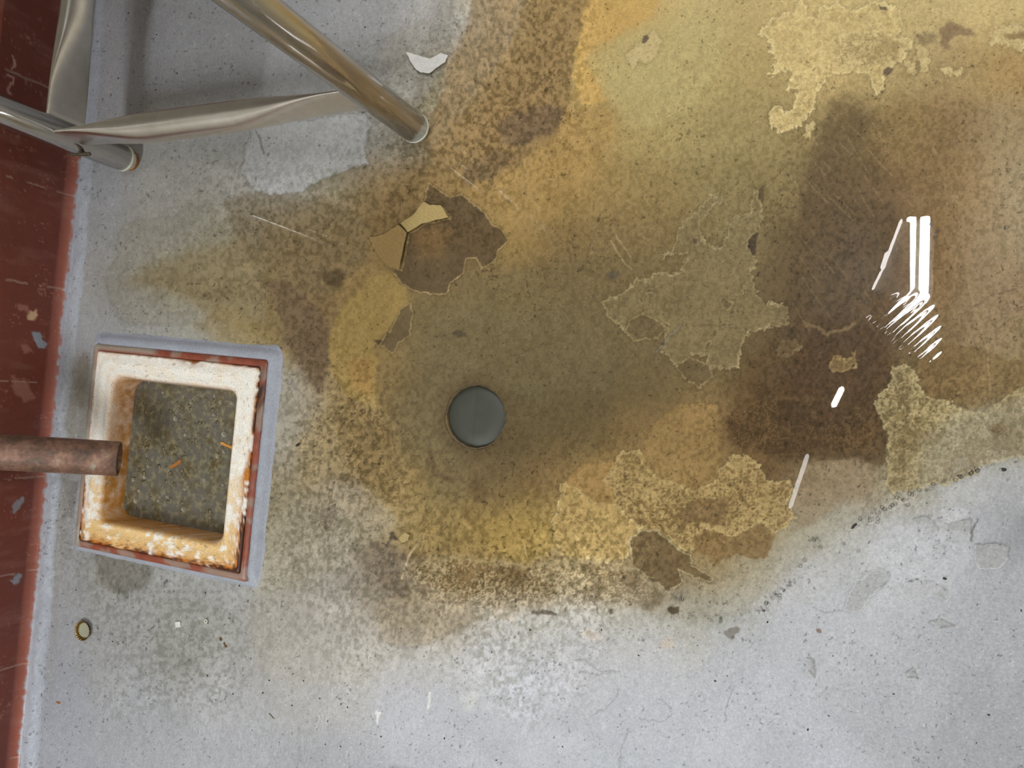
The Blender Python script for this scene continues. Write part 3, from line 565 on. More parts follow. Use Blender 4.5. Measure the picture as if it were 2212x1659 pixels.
dk = sstep(.80, .88, dots + (dm - .5) * .25 + .05 * np.clip(k, 0, 1)) * .75
cv.C = cv.C * (1 - dk[..., None] * .75)
wd_ = (1 - .85 * brown) * sstep(.80, .86, fbm(Uc, Vc, 5.2, 2, 51) + (fbm(Uc, Vc, 50, 3, 53) - .5) * .25) * .35 * (1 - .6 * np.clip(k, 0, 1))
cv.C = cv.C * (1 - wd_[..., None]) + lin((205, 205, 205)) * wd_[..., None]
cv.C *= (1 + (fbm(Uc, Vc, 120, 3, 61) - .5) * .14)[..., None]
cv.h += (n_f - .5) * .0005 * np.clip(k, .15, 1)
# beyond the photographed patch the stains thin out into plain grey paint
od = np.hypot(np.maximum(np.maximum(-U, U - 2212), 0), np.maximum(np.maximum(-V, V - 1659), 0))
m1 = sstep(10, 60, od)[..., None]; m2 = sstep(150, 900, od)[..., None]
far = lowfield(CPL, 110.0)
cv.C = cv.C * (1 - m1) + (far * (1 - m2) + lin((168, 168, 174)) * m2) * m1
cv.h *= 1 - m1[..., 0]

# --- puddle and relief
PUD = pl(2300, 975, 2212, 987, 2150, 992, 2100, 1015, 2060, 1036, 2000, 1056, 1950, 1075, 1900, 1110, 1850, 1150, 1800, 1195, 1750, 1232, 1700, 1268, 1665, 1300, 1620, 1335, 1560, 1358, 1500, 1362, 1440, 1345, 1380, 1325, 1300, 1300, 1200, 1290, 1090, 1290, 980, 1290, 900, 1250, 860, 1180, 850, 1120, 790, 1050, 740, 980, 700, 900, 690, 830, 640, 780, 560, 730, 460, 690, 380, 640, 330, 600, 350, 540, 420, 490, 480, 455, 560, 445, 680, 430, 760, 400, 850, 370, 900, 330, 950, 300, 1000, 240, 1060, 160, 1110, 80, 1150, -60, 1500, -200, 2300, -200)
dP = sdf(Uc + cv.wx * 16, Vc + cv.wy * 16, PUD)
DR = (1022.0, 900.0)
depth = sstep(12, -60, dP)
bowl = np.exp(-(((Uc - DR[0]) / 420) ** 2 + ((Vc - DR[1]) / 360) ** 2))
Zf = .0012 - depth * .0030 - bowl * .0045 * depth + cv.h + (fbm(Uc, Vc, 45, 3, 71) - .5) * .0012
FX, FY = fl(U, V)
# drain well
dx, dy = (float(a) for a in fl(*DR))
rr = np.hypot(FX - dx, FY - dy) + (fbm(Uc, Vc, 18, 3, 77) - .5) * .004
RD = .0425
Zf = np.where(rr < RD, np.minimum(Zf, -.0185), Zf)
drk = sstep(RD + .0015, RD - .0015, rr)[..., None]
cv.C = cv.C * (1 - drk) + lin((62, 66, 58)) * drk
# room-size margins
FX[:, 0] = X0 - .05; FX[:, 1] = np.minimum(FX[:, 1], X0 - .04)
FX[:, -1] = X1 + .02; FX[:, -2] = np.maximum(FX[:, -2], 1.2)
FY[0, :] = Y1r + .02; FY[-1, :] = Y0r - .02; FY[1, :] = 1.4; FY[-2, :] = -1.5
FX = np.maximum(FX, X0 - .05)
idx = np.arange(nr * nc).reshape(nr, nc)
quads = np.stack([idx[1:, :-1], idx[1:, 1:], idx[:-1, 1:], idx[:-1, :-1]], -1).reshape(-1, 4)
SX, SY, SW, SD = -.864, -.1545, .308, .300              # floor sink centre and size
qx = FX.ravel()[quads].mean(1); qy = FY.ravel()[quads].mean(1)
hole = (np.abs(qx - SX) < SW / 2 - .008) & (np.abs(qy - SY) < SD / 2 - .008)
quads = quads[~hole]
verts = np.stack([FX, FY, Zf], -1).reshape(-1, 3)
wet = 1 - .97 * sstep(6, -10, dP)
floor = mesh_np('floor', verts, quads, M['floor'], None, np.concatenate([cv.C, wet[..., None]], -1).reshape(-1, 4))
floor['kind'] = 'structure'

# ------------------------------------------------------------------ tiled base along the wall
by = np.arange(-1.02, 1.0, .002); by = np.concatenate([[Y0r], by, [Y1r]])
prof = []
for t in np.linspace(0, 1, 12):                          # cove: curves out into the room at its foot
    a = t * math.pi / 2
    prof.append((X0 + .012 * (1 - math.sin(a)) - .001, .0008 + .016 * (1 - math.cos(a))))
for z in np.linspace(.0172, .146, 60): prof.append((X0 - .001, z))
prof.append((X0 - .004, .1485)); prof.append((X0 - .02, .149))
prof = np.array(prof)
BX = np.tile(prof[:, 0], (len(by), 1)); BZ = np.tile(prof[:, 1], (len(by), 1)); BY = np.tile(by[:, None], (1, len(prof)))
bu, bv = proj(BX, BY, BZ)
tc = Canvas(np.clip(bu, -300, 600), np.clip(bv, -400, 2000), (113, 52, 36))
yy = BY; zz = BZ
tc.C *= (1 + (fbm(yy * 1000, zz * 1000, 60, 4, 3) - .5) * .35)[..., None]
cvb = .42 * (sstep(.022, .015, zz))[..., None]  # highlight of the cove painted into the tile colour
tc.C = tc.C * (1 - cvb) + lin((178, 108, 92)) * cvb
JY = [.395, .242, .089, -.064, -.217, -.368, -.520, -.672, .548, .70, .85, -.825, -.98]
gr = np.zeros_like(yy)
for j in JY: gr = np.maximum(gr, 1 - sstep(.0006, .0018, np.abs(yy - j + (fbm(yy * 1000, zz * 1000, 14, 3, 8) - .5) * .003)))
gr *= (fbm(yy * 1000, zz * 1000, 16, 3, 12) > .42)
tc.C = tc.C * (1 - gr[..., None] * .75) + lin((168, 140, 128)) * gr[..., None] * .75
BX = BX - gr * .0008
du = fbm(yy * 1000, zz * 1000, 3.2, 3, 14); dms = fbm(yy * 1000, zz * 1000, 30, 3, 15)
kk = sstep(.78, .88, du + (dms - .5) * .7) * .4
tc.C = tc.C * (1 - kk[..., None]) + lin((190, 140, 122)) * kk[..., None]
ws = sstep(.55, .8, fbm(yy * 1000 * .8, zz * 1000 * .25, 14, 4, 17)) * .16
tc.C = tc.C * (1 - ws[..., None]) + lin((170, 130, 118)) * ws[..., None]
tc.poly(pl(62, 672, 80, 672, 84, 684, 74, 696, 60, 692), (212, 178, 140), 2, .95, 5)
tc.poly(pl(34, 656, 58, 662, 62, 680, 44, 672), (176, 122, 104), 3, .6, 6)
tc.poly(pl(67, 717, 87, 719, 92, 735, 103, 744, 96, 752, 83, 752, 74, 734), (146, 152, 164), 1.4, 1, 2, fine=1)
tc.poly(pl(45, 745, 62, 745, 70, 760, 52, 762), (170, 118, 106), 3, .6, 6)
tc.poly(pl(24, 1095, 48, 1072, 52, 1080, 40, 1100, 26, 1110), (142, 140, 148), 2, .9, 6)
tc.poly(pl(20, 1255, 40, 1236, 47, 1240, 42, 1256, 28, 1266), (142, 146, 156), 1.6, .95, 4)
tc.poly(pl(20, 815, 60, 820, 74, 860, 50, 875, 28, 850), (170, 120, 104), 4, .5, 12)
tc.line(pl(28, 120, 32, 140, 24, 150), (200, 160, 146), 1.5, .8, 4)
tc.line(pl(14, 160, 30, 168, 18, 200, 24, 204), (200, 160, 146), 2, .8, 4)
pb = 1 - sstep(.0012, .0040, zz + (fbm(yy * 1000, zz * 1000, 8, 3, 22) - .5) * .006)
tc.C = tc.C * (1 - pb[..., None]) + lin((150, 152, 160)) * pb[..., None]
ib = np.arange(BX.size).reshape(BX.shape)
qb = np.stack([ib[:-1, :-1], ib[1:, :-1], ib[1:, 1:], ib[:-1, 1:]], -1).reshape(-1, 4)
base = mesh_np('baseboard_left', np.stack([BX, BY, BZ], -1).reshape(-1, 3), qb, M['tile'], None, tc.C.reshape(-1, 3))
base['kind'] = 'structure'
# darker upper band of the wall and a shelf board the water mirrors
b_ = bmesh.new(); box(b_, X0 - .006, X0 + .004, Y0r, Y1r, 1.86, CZ); t1 = struct('trim_1', b_, simple('dark_wall_band', (84, 80, 72), .5, 0, 20, .1))

# ------------------------------------------------------------------ water
def water_material(name, tint, rough=0.0, ripple=True):
    m = bpy.data.materials.new(name); m.use_nodes = True; nt = m.node_tree; nt.nodes.clear()
    out = N(nt, 'ShaderNodeOutputMaterial'); mix = N(nt, 'ShaderNodeMixShader')
    tr = N(nt, 'ShaderNodeBsdfTransparent'); tr.inputs[0].default_value = tuple(tint) + (1,)
    gl = N(nt, 'ShaderNodeBsdfGlossy'); gl.inputs['Roughness'].default_value = rough
    fr = N(nt, 'ShaderNodeFresnel'); fr.inputs[0].default_value = 1.33
    nt.links.new(fr.outputs[0], mix.inputs[0]); nt.links.new(tr.outputs[0], mix.inputs[1]); nt.links.new(gl.outputs[0], mix.inputs[2])
    nt.links.new(mix.outputs[0], out.inputs[0])
    if ripple:
        co = objco(nt)
        big = noise(nt, co, 2.2, 1, .4)
        bp = N(nt, 'ShaderNodeBump'); bp.inputs['Strength'].default_value = 1; bp.inputs['Distance'].default_value = .0006
        nt.links.new(big, bp.inputs['Height'])
        # capillary ripples where a flake breaks the surface below the lamp's reflection
        c = P(1950, 742)
        sub = N(nt, 'ShaderNodeVectorMath'); sub.operation = 'SUBTRACT'; nt.links.new(co, sub.inputs[0]); sub.inputs[1].default_value = (c.x, c.y, 0)
        ln = N(nt, 'ShaderNodeVectorMath'); ln.operation = 'LENGTH'; nt.links.new(sub.outputs[0], ln.inputs[0])
        mr = N(nt, 'ShaderNodeMapRange'); mr.inputs['From Min'].default_value = .062; mr.inputs['From Max'].default_value = .01
        mr.inputs['To Min'].default_value = 0; mr.inputs['To Max'].default_value = 1; nt.links.new(ln.outputs['Value'], mr.inputs['Value'])
        mp = N(nt, 'ShaderNodeMapping'); mp.inputs['Rotation'].default_value = (0, 0, -.85); nt.links.new(co, mp.inputs['Vector'])
        wv = N(nt, 'ShaderNodeTexWave'); wv.wave_type = 'BANDS'; wv.bands_direction = 'Y'; wv.inputs['Scale'].default_value = 30
        wv.inputs['Distortion'].default_value = .6; wv.inputs['Detail'].default_value = 1; nt.links.new(mp.outputs[0], wv.inputs['Vector'])
        mu = N(nt, 'ShaderNodeMath'); mu.operation = 'MULTIPLY'; nt.links.new(mr.outputs[0], mu.inputs[0]); nt.links.new(wv.outputs['Fac'], mu.inputs[1])
        b2 = N(nt, 'ShaderNodeBump'); b2.inputs['Strength'].default_value = 1; b2.inputs['Distance'].default_value = .00012
        nt.links.new(mu.outputs[0], b2.inputs['Height']); nt.links.new(bp.outputs[0], b2.inputs['Normal'])
        nt.links.new(b2.outputs[0], gl.inputs['Normal'])
    return m
M['water'] = water_material('clear_brown_water', (.985, .975, .95))
def flat_poly(name, pts3, m, parent=None, thick=0):
    bm = bmesh.new()
    vs = [bm.verts.new(p) for p in pts3]
    f_ = bm.faces.new(vs)
    if f_.normal.z < 0: f_.normal_flip()
    bmesh.ops.triangulate(bm, faces=[f_])
    if thick:
        r = bmesh.ops.extrude_face_region(bm, geom=bm.faces[:])
        for v in r['geom']:
            if isinstance(v, bmesh.types.BMVert): v.co.z -= thick
    return obj(name, bm, m, parent, False)
# one sheet with a slightly scalloped shoreline
shore = []
for i in range(len(PUD)):
    a = PUD[i]; b = PUD[(i + 1) % len(PUD)]
    n = max(1, int(math.hypot(b[0] - a[0], b[1] - a[1]) / 14))
    for j in range(n):
        shore.append((a[0] + (b[0] - a[0]) * j / n, a[1] + (b[1] - a[1]) * j / n))
pts = []
for i, (x, y) in enumerate(shore):
    j = (fbm(np.array([x]), np.array([y]), 26, 4, 90)[0] - .5) * 14
    pts.append(P(x + j, y - j))
wat = flat_poly('puddle', pts, M['water'])
tag(wat, 'shallow brown water standing over the yellow stained floor and round drain', 'puddle')

# ------------------------------------------------------------------ round drain
dr = empty('floor_drain', (dx, dy, -.018))
M['drain'] = simple('dark_grey_drain_plate', (56, 59, 52), .5, 0, 60, .10)
M['rim_brown'] = simple('slimed_drain_rim', (100, 82, 54), .6, 0, 160, .3)
b_ = bmesh.new(); lathe(b_, [(.0001, .0042), (.02, .0043), (.040, .004), (.0412, .003), (.0412, -.004)], Vector((0, 0, 0)), n=72, cap1=False); obj('drain_plate', b_, M['drain'], dr)
b_ = bmesh.new(); lathe(b_, [(.0412, -.002), (.0412, .0085), (.0425, .0102), (.0440, .0096), (.0452, .004), (.0452, -.002)], Vector((0, 0, 0)), n=96, cap0=False, cap1=False,
                        wob=lambda r, t, i: 1 + .012 * math.sin(i * .9) * math.sin(i * .37)); obj('drain_ring', b_, M['rim_brown'], dr)
tag(dr, 'round dark grey floor drain under the brown water', 'drain')

# ------------------------------------------------------------------ floor sink
fs = empty('floor_sink', (SX, SY, .0))
def rrect(hx, hy, r, n=10, side=26):
    """rounded rectangle, the same number of points whatever its radius"""
    pts = []
    cs = [(hx - r, hy - r, 0), (-(hx - r), hy - r, 90), (-(hx - r), -(hy - r), 180), (hx - r, -(hy - r), 270)]
    for k_, (cx, cy, a0) in enumerate(cs):
        for i in range(n):
            a = math.radians(a0 + 90 * i / (n - 1)); pts.append((cx + r * math.cos(a), cy + r * math.sin(a)))
        nx = cs[(k_ + 1) % 4]; a = math.radians(nx[2]); q = (nx[0] + r * math.cos(a), nx[1] + r * math.sin(a)); p0 = pts[-1]
        for i in range(1, side): pts.append((p0[0] + (q[0] - p0[0]) * i / side, p0[1] + (q[1] - p0[1]) * i / side))
    return pts
def ring_mesh(name, prof, colfun, m, parent, n=10, side=26, close=False):
    R = [rrect(SW / 2 - s, SD / 2 - s, r, n, side) for s, z, r in prof]
    k_ = len(R[0]); v = []
    for (s, z, r), ring in zip(prof, R):
        for x, y in ring: v.append((x, y, z))
    v = np.array(v); f_ = []
    for a in range(len(R) - 1):
        for i in range(k_): f_.append((a * k_ + i, a * k_ + (i + 1) % k_, (a + 1) * k_ + (i + 1) % k_, (a + 1) * k_ + i))
    if close:
        c = len(v); v = np.vstack([v, [[0, 0, prof[-1][1]]]]); a = len(R) - 1
        for i in range(k_): f_.append((a * k_ + i, a * k_ + (i + 1) % k_, c, c))
        f3 = np.array(f_)
    f3 = np.array([q for q in f_ if q[2] != q[3]])
    s_ = np.repeat([p[0] for p in prof], k_); 
    if close: s_ = np.append(s_, prof[-1][0])
    col = colfun(v, s_)
    return mesh_np(name, v, f3, m, parent, col)
pr = [(.0, -.012, .004), (.0, .004, .004), (.0, .0095, .004), (.0015, .0115, .004)]
for s in np.linspace(.003, .030, 24): pr.append((s, .0122 - .0006 * math.sin(s * 300), .004 + s * .25))
for t in np.linspace(0, 1, 9)[1:]:
    a = t * math.pi / 2; pr.append((.030 + .008 * math.sin(a), .0122 - .010 * (1 - math.cos(a)), .014 + .004 * t))
for t in np.linspace(0, 1, 26)[1:]: pr.append((.038 + .006 * t, .0022 - .060 * t, .020 + .002 * t))
for t in np.linspace(0, 1, 8)[1:]: pr.append((.044 + .012 * t, -.058 - .080 * t, .024 + .01 * t))
for t in (.3, .7, .95): pr.append((.056 + .088 * t, -.139, .034 * (1 - t) + .001))
def enamel_col(v, s):
    X, Y, Z = v[:, 0] * 1000, v[:, 1] * 1000, v[:, 2] * 1000
    n1 = fbm(X, Y + Z, 40, 4, 5); n2 = fbm(X + Z, Y, 9, 4, 6); n3 = fbm(X, Y + Z, 3.5, 3, 7)
    c = np.zeros((len(v), 3)); c[:] = lin((252, 247, 238))
    south = sstep(60, -150, Y) ; west = sstep(-30, -150, X); east = sstep(60, 150, X)
    y_ = np.clip(sstep(.42, .62, n2 + south * .20 + (n1 - .5) * .6 - .05) * (.20 + .75 * south), 0, 1)
    c = c * (1 - y_[:, None]) + lin((240, 200, 132)) * y_[:, None]
    # rust at the outer arris and around the lip
    sm = s * 1000
    edge_ = np.exp(-np.clip(sm - .5, 0, 99) / (2.2 + 5 * south)) * (.25 + .9 * south + .55 * east + .25 * (1 - south)) * sstep(.38, .6, n2 + .12)
    lip = sstep(29, 41, sm) * (.42 + .35 * west + .25 * south)
    lip = np.clip(lip * (.5 + 1.1 * n2), 0, 1)
    c = c * (1 - lip[:, None]) + lin((206, 142, 60)) * lip[:, None]
    deep = sstep(37, 46, sm + (n2 - .5) * 10)
    c = c * (1 - .5 * deep[:, None]) + lin((150, 84, 26)) * .5 * deep[:, None]
    r_ = np.clip(edge_ * 1.3, 0, 1)
    c = c * (1 - r_[:, None]) + lin((190, 112, 30)) * r_[:, None]
    dk_ = np.clip(sstep(.58, .72, n3 + edge_ * .28 - .04) * edge_ * 1.2, 0, 1)
    c = c * (1 - dk_[:, None]) + lin((70, 34, 14)) * dk_[:, None]
    dots_ = sstep(.74, .82, n3 + (n1 - .5) * .2) * .7
    c = c * (1 - dots_[:, None]) + lin((150, 120, 80)) * dots_[:, None]
    # worst rust patch at the top edge
    q = np.exp(-(((X - 35) / 22) ** 2 + ((Y - 150) / 7) ** 2)) * 1.3 * sstep(.35, .55, n2)
    q = np.clip(q, 0, 1); c = c * (1 - q[:, None]) + lin((140, 78, 22)) * q[:, None]
    q = np.clip(np.exp(-(((X - 150) / 7) ** 2 + ((Y + 10) / 20) ** 2)) * 1.2 * sstep(.35, .55, n2), 0, 1)
    c = c * (1 - q[:, None]) + lin((196, 122, 36)) * q[:, None]
    return c
ring_mesh('basin', pr, enamel_col, M['enamel'], fs, 12, 60)
# red clay border and the grey mortar skirt
prt = [(-.0002, .002, .004), (-.0004, .0088, .004), (-.0020, .0098, .005), (-.0055, .0096, .005), (-.0095, .0088, .006), (-.0112, .0060, .006), (-.0125, .0, .006)]
def tile_col(v, s):
    X, Y = v[:, 0] * 1000, v[:, 1] * 1000
    c = np.zeros((len(v), 3)); c[:] = lin((142, 74, 54)); n = fbm(X, Y, 7, 3, 4); n2 = fbm(X, Y, 26, 3, 8)
    c *= (1 + (n - .5) * .8)[:, None]
    west = sstep(-150, -158, X); tl = sstep(150, 156, Y) * sstep(-30, -50, X)
    g = np.clip(sstep(.52, .6, n2) * .5 + west * .75 + tl * .8, 0, 1)
    c = c * (1 - g[:, None]) + lin((168, 160, 146)) * g[:, None]
    d_ = np.clip(sstep(140, 150, X) * np.exp(-((Y - 112) / 34) ** 2) * sstep(.3, .5, n), 0, 1)
    c = c * (1 - d_[:, None]) + lin((50, 40, 28)) * d_[:, None]
    return c
ring_mesh('clay_border', prt, tile_col, M['tile'], fs, 8, 50)
prm = [(-.0105, .0035, .006), (-.0120, .0085, .007), (-.0150, .0092, .008), (-.0190, .0086, .010), (-.0235, .0070, .012), (-.0262, .0040, .014), (-.0300, .0018, .016), (-.034, .0002, .018), (-.036, -.003, .018)]
def mort_col(v, s):
    X, Y = v[:, 0] * 1000, v[:, 1] * 1000
    c = np.zeros((len(v), 3)); c[:] = lin((164, 168, 180)); n = fbm(X, Y, 14, 3, 4)
    return c * (1 + (n - .5) * .22)[:, None]
mo = ring_mesh('mortar_skirt', prm, mort_col, M['floor'], fs, 8, 50)
vv = np.zeros(len(mo.data.vertices) * 3); mo.data.vertices.foreach_get('co', vv); vv = vv.reshape(-1, 3)
west = vv[:, 0] < -.150; south = vv[:, 1] < -.150
k_ = np.where(west, .30, np.where(south, .45, 1.0)) ; k_ = np.where(vv[:, 0] > .150, 1.12, k_)
out = np.maximum(np.abs(vv[:, 0]) - SW / 2, np.abs(vv[:, 1]) - SD / 2)
vv[:, 2] = vv[:, 2] * np.where(west | south, .55, 1) + (np.array([fbm(vv[:, 0] * 1000, vv[:, 1] * 1000, 12, 3, 9)])[0] - .5) * .0016
sx_ = np.sign(vv[:, 0]); sy_ = np.sign(vv[:, 1])
vv[:, 0] = np.where(west, -SW / 2 - .010 - (np.abs(vv[:, 0]) - SW / 2 - .010) * .35, vv[:, 0])
vv[:, 1] = np.where(south, -SD / 2 - .010 - (np.abs(vv[:, 1]) - SD / 2 - .010) * .45, vv[:, 1])
mo.data.vertices.foreach_set('co', vv.ravel()); mo.data.update()
tag(fs, 'square white enamel floor sink with orange rust and red clay edge beside the tiled wall', 'floor sink')

# water in the sink: opaque grey-brown
WZ = -.031
m, nt, b = mat('murky_sink_water'); M['murk'] = m
co = objco(nt)
n1 = noise(nt, co, 26, 5, .62, .4); n2 = noise(nt, co, 90, 4, .65)
c1 = ramp(nt, n1, [(.30, L((106, 102, 97))), (.50, L((102, 97, 86))), (.60, L((96, 86, 62))), (.72, L((86, 72, 42)))])
c2 = ramp(nt, n2, [(.46, (0, 0, 0)), (.53, (.30,) * 3), (.62, (.85,) * 3)])
cc = mixc(nt, c2, c1, L((140, 131, 104)))
nt.links.new(cc, b.inputs['Base Color']); b.inputs['Roughness'].default_value = .12; b.inputs['IOR'].default_value = 1.33
bump(nt, n2, .25, .0006, b)
bm = bmesh.new()
vs = [bm.verts.new((x, y, 0)) for x, y in rrect(SW / 2 - .0412, SD / 2 - .0412, .021, 10, 12)]
bm.faces.new(vs)
sw = obj('sink_water', bm, M['murk'], None, False); sw.location = (SX, SY, WZ)
tag(sw, 'murky grey brown water filling the enamel floor sink', 'water')

# bubbles floating on it
mb, nt, b = mat('bubble_film'); b.inputs['Base Color'].default_value = L((205, 200, 180)) + (1,); b.inputs['Roughness'].default_value = .08; b.inputs['Specular IOR Level'].default_value = 1.0
lw = N(nt, 'ShaderNodeLayerWeight'); lw.inputs[0].default_value = .35
nt.links.new(ramp(nt, lw.outputs['Facing'], [(.05, (.2,) * 3), (.35, (.85,) * 3), (.8, (.35,) * 3)]), b.inputs['Alpha'])
M['bubble'] = mb
bm = bmesh.new(); bmesh.ops.create_uvsphere(bm, u_segments=20, v_segments=12, radius=1)
bm2 = [v for v in bm.verts if v.co.z < -.3]; bmesh.ops.delete(bm, geom=bm2, context='VERTS')
b0 = obj('bubble', bm, M['bubble']); 
BUB = [(465, 1172, 5), (510, 1200, 4), (640, 1180, 4.4)]
bl = [(484, 603, 5), (770, 605, 6.5), (834, 709, 5), (1058, 500, 5), (1130, 505, 5.5), (1015, 580, 4), (1082, 705, 8), (1080, 815, 5.5), (1040, 845, 6), (597, 910, 5), (502, 995, 6), (572, 978, 6), (537, 1065, 4.5), (518, 1130, 7), (440, 1168, 9), (660, 1130, 4), (715, 1105, 4), (822, 1185, 7), (828, 1056, 4), (957, 1000, 5), (1072, 1028, 4), (1035, 1290, 5), (990, 1240, 3.6), (1020, 460, 4), (870, 505, 4.5), (470, 370, 4), (540, 365, 3.6), (600, 372, 3.6), (690, 440, 4), (425, 1215, 4)]
for i, (zx, zy, r) in enumerate(bl):
    o = b0 if i == 0 else b0.copy()
    if i: COL.objects.link(o)
    p = P(120 + zx * .3375, 700 + zy * .3375, WZ)
    rad = r * .3375 * 2.4 * .00072
    o.location = (p.x, p.y, WZ + rad * .15); o.scale = (rad, rad, rad * .8)
    tag(o, 'small clear bubble floating on the murky sink water', 'bubble', 'bubbles on the sink water')
# suspended scum
bm = bmesh.new()
for i in range(420):
    x = random.uniform(-.100, .100); y = random.uniform(-.096, .096)
    r = random.choice([.0006, .0009, .0013, .0018, .0026, .0034]); 
    if abs(x) > .103 or abs(y) > .100: continue
    if fbm(np.array([x * 1000]), np.array([y * 1000]), 40, 2, 3)[0] < .42: continue
    rr_ = bmesh.ops.create_icosphere(bm, subdivisions=1, radius=r)
    for v in rr_['verts']: v.co = Vector((v.co.x * random.uniform(.8, 1.5) + x, v.co.y * random.uniform(.8, 1.5) + y, v.co.z * .12))
sm_ = obj('floating_scum', bm, simple('tan_scum', (118, 109, 84), .4, 0, 420, .45)); sm_.location = (SX, SY, WZ + .0001)
tag(sm_, 'tan flecks of scum scattered over the sink water', 'scum', None, 'stuff')
def stick(name, a, b, wd, z, m, label, cat):
    A = P(*a, z); B = P(*b, z); d_ = (B - A); n = Vector((-d_.y, d_.x, 0)).normalized() * wd / 2
    bm = bmesh.new(); rs = []
    for t, k in ((0, .7), (.15, 1), (.5, .9), (.85, 1.05), (1, .6)):
        c = A + d_ * t + n * .3 * math.sin(t * 7)
        rs.append([c + n * k, c + n * k + Vector((0, 0, wd * .4)), c - n * k + Vector((0, 0, wd * .4)), c - n * k])
    rings(bm, rs); o = obj(name, bm, m, None, False); tag(o, label, cat); return o
stick('orange_sliver', (478, 957), (504, 967), .0042, WZ - .0003, M['orange'], 'bright orange sliver floating at the right side of the sink water', 'food scrap')
stick('orange_sliver', (369, 1011), (393, 995), .0052, WZ - .0006, simple('dull_orange', (168, 108, 50), .5), 'dull orange sliver floating in the middle of the sink water', 'food scrap')

# ------------------------------------------------------------------ copper pipe over the sink
pz = .050; pe = P(258, 991, pz); PR = .0256
SL = math.radians(38)
pax = Vector((math.cos(SL), 0, -math.sin(SL)))
PL = (pe.x - (X0 + .004)) / math.cos(SL)
ps = pe - pax * PL
cp = empty('drain_pipe', tuple(ps))
cp.rotation_euler = (0, SL, 0)
m, nt, b = mat('tarnished_copper'); M['copper'] = m
co = objco(nt); n1 = noise(nt, co, 38, 5, .65, .5); n2 = noise(nt, co, 170, 4, .6)
c1 = ramp(nt, n1, [(.3, L((92, 76, 66))), (.48, L((128, 96, 80))), (.60, L((150, 116, 98))), (.70, L((160, 152, 138)))])
c2 = ramp(nt, n2, [(.35, (.72,) * 3), (.65, (1.15,) * 3)])
nt.links.new(mixc(nt, 1.0, c1, c2, 'MULTIPLY'), b.inputs['Base Color'])
b.inputs['Roughness'].default_value = .5; b.inputs['Metallic'].default_value = .35; bump(nt, n2, .3, .0008, b)
ln = PL
b_ = bmesh.new(); lathe(b_, [(PR, 0), (PR, ln * .4), (PR, ln * .93), (PR * 1.005, ln - .001), (PR * .985, ln), (PR * .93, ln), (PR * .92, ln - .002), (PR * .92, .0)], Vector((0, 0, 0)), Vector((1, 0, 0)), 64, False, False)
tube = obj('pipe', b_, M['copper'], cp)
b_ = bmesh.new(); lathe(b_, [(PR, .014), (PR + .0016, .0142), (PR + .0016, ln - .178), (PR + .001, ln - .177), (PR, ln - .1765)], Vector((0, 0, 0)), Vector((1, 0, 0)), 64, False, False); obj('coupling', b_, M['copper'], cp)
b_ = bmesh.new(); lathe(b_, [(.0001, ln - .13), (PR * .915, ln - .13)], Vector((0, 0, 0)), Vector((1, 0, 0)), 48, False, False); obj('pipe_stop', b_, M['darkhole'], cp)
tag(cp, 'tarnished copper drain pipe sticking out of the tiled wall over the sink', 'pipe')

# ------------------------------------------------------------------ stainless stand with braces
FA = P(906, 284); FB = P(287, 350)
st = empty('sink_stand', (FA.x, FA.y, 0))
O = Vector((FA.x, FA.y, 0))
LR = .0200
back = Vector((.0, .95, 0))
feet = [FA, FB, FA + back, FB + back]
feet = [Vector((f_.x, f_.y, 0)) for f_ in feet]
for i, f_ in enumerate(feet):
    tilt = [Vector((-.018, .004, 0)), Vector((-.006, 0, 0))][i % 2]
    b_ = bmesh.new(); ax = Vector((tilt.x, tilt.y, .80))
    bt = .014 if i % 2 == 0 else .020
    pr_ = [(LR * .96, bt), (LR, bt + .0012), (LR, .3), (LR, .8)]
    lathe(b_, pr_, f_ - O, ax, 56, True, True)
    leg = obj('leg', b_, M['steel'], st, True, 40)
    b_ = bmesh.new()
    if i % 2 == 0:
        lathe(b_, [(.010, .0005), (.0135, .0008), (.0185, .008), (.0200, .0115), (.0206, .0135), (.0204, .0148), (.018, .0150)], f_ - O, ax, 48); obj('foot', b_, M['white_plastic'], leg)
    else:
        lathe(b_, [(.009, .0005), (.0125, .001), (.0150, .008), (.0155, .0135), (.0202, .0160), (.0206, .0205), (.018, .0210)], f_ - O, ax, 48); ft = obj('foot', b_, M['white_plastic'], leg)
        b_ = bmesh.new(); lathe(b_, [(.006, .0001), (.0130, .0003), (.0148, .003), (.0152, .0072), (.010, .0080)], f_ - O, ax, 32); obj('rusty_glide', b_, M['rust'], leg)
def brace(A, B, r, fa, fb, hgt, ea=0.0, eb=0.0):
    """round tube whose ends are squeezed into upright blades"""
    d_ = (B - A); Ln = d_.length; t_ = d_.normalized(); s_ = Vector((0, 0, 1)).cross(t_).normalized(); u_ = t_.cross(s_)
    bm = bmesh.new(); rs = []; n = 56; K = 60
    for i in range(K + 1):
        t = i / K; dist = t * Ln
        fa_ = 1 - min(max((dist - .035) / fa, 0), 1); fb_ = 1 - min(max((Ln - dist - .035) / fb, 0), 1)
        k = max(fa_, fb_); k = k * k * (3 - 2 * k)
        hy = r * (1 - k) + (hgt / 2) * k; hx = r * (1 - k) + .0028 * k; p_ = 1 + k * 1.5
        ring = []
        for j in range(n):
            a = 2 * math.pi * j / n; ca, sa = math.cos(a), math.sin(a)
            q = 2 / (2 + k * 2)
            xx = hx * math.copysign(abs(ca) ** q, ca); yy_ = hy * math.copysign(abs(sa) ** q, sa)
            ring.append(A + t_ * dist + s_ * xx + u_ * yy_)
        rs.append(ring)
    rings(bm, rs); return bm
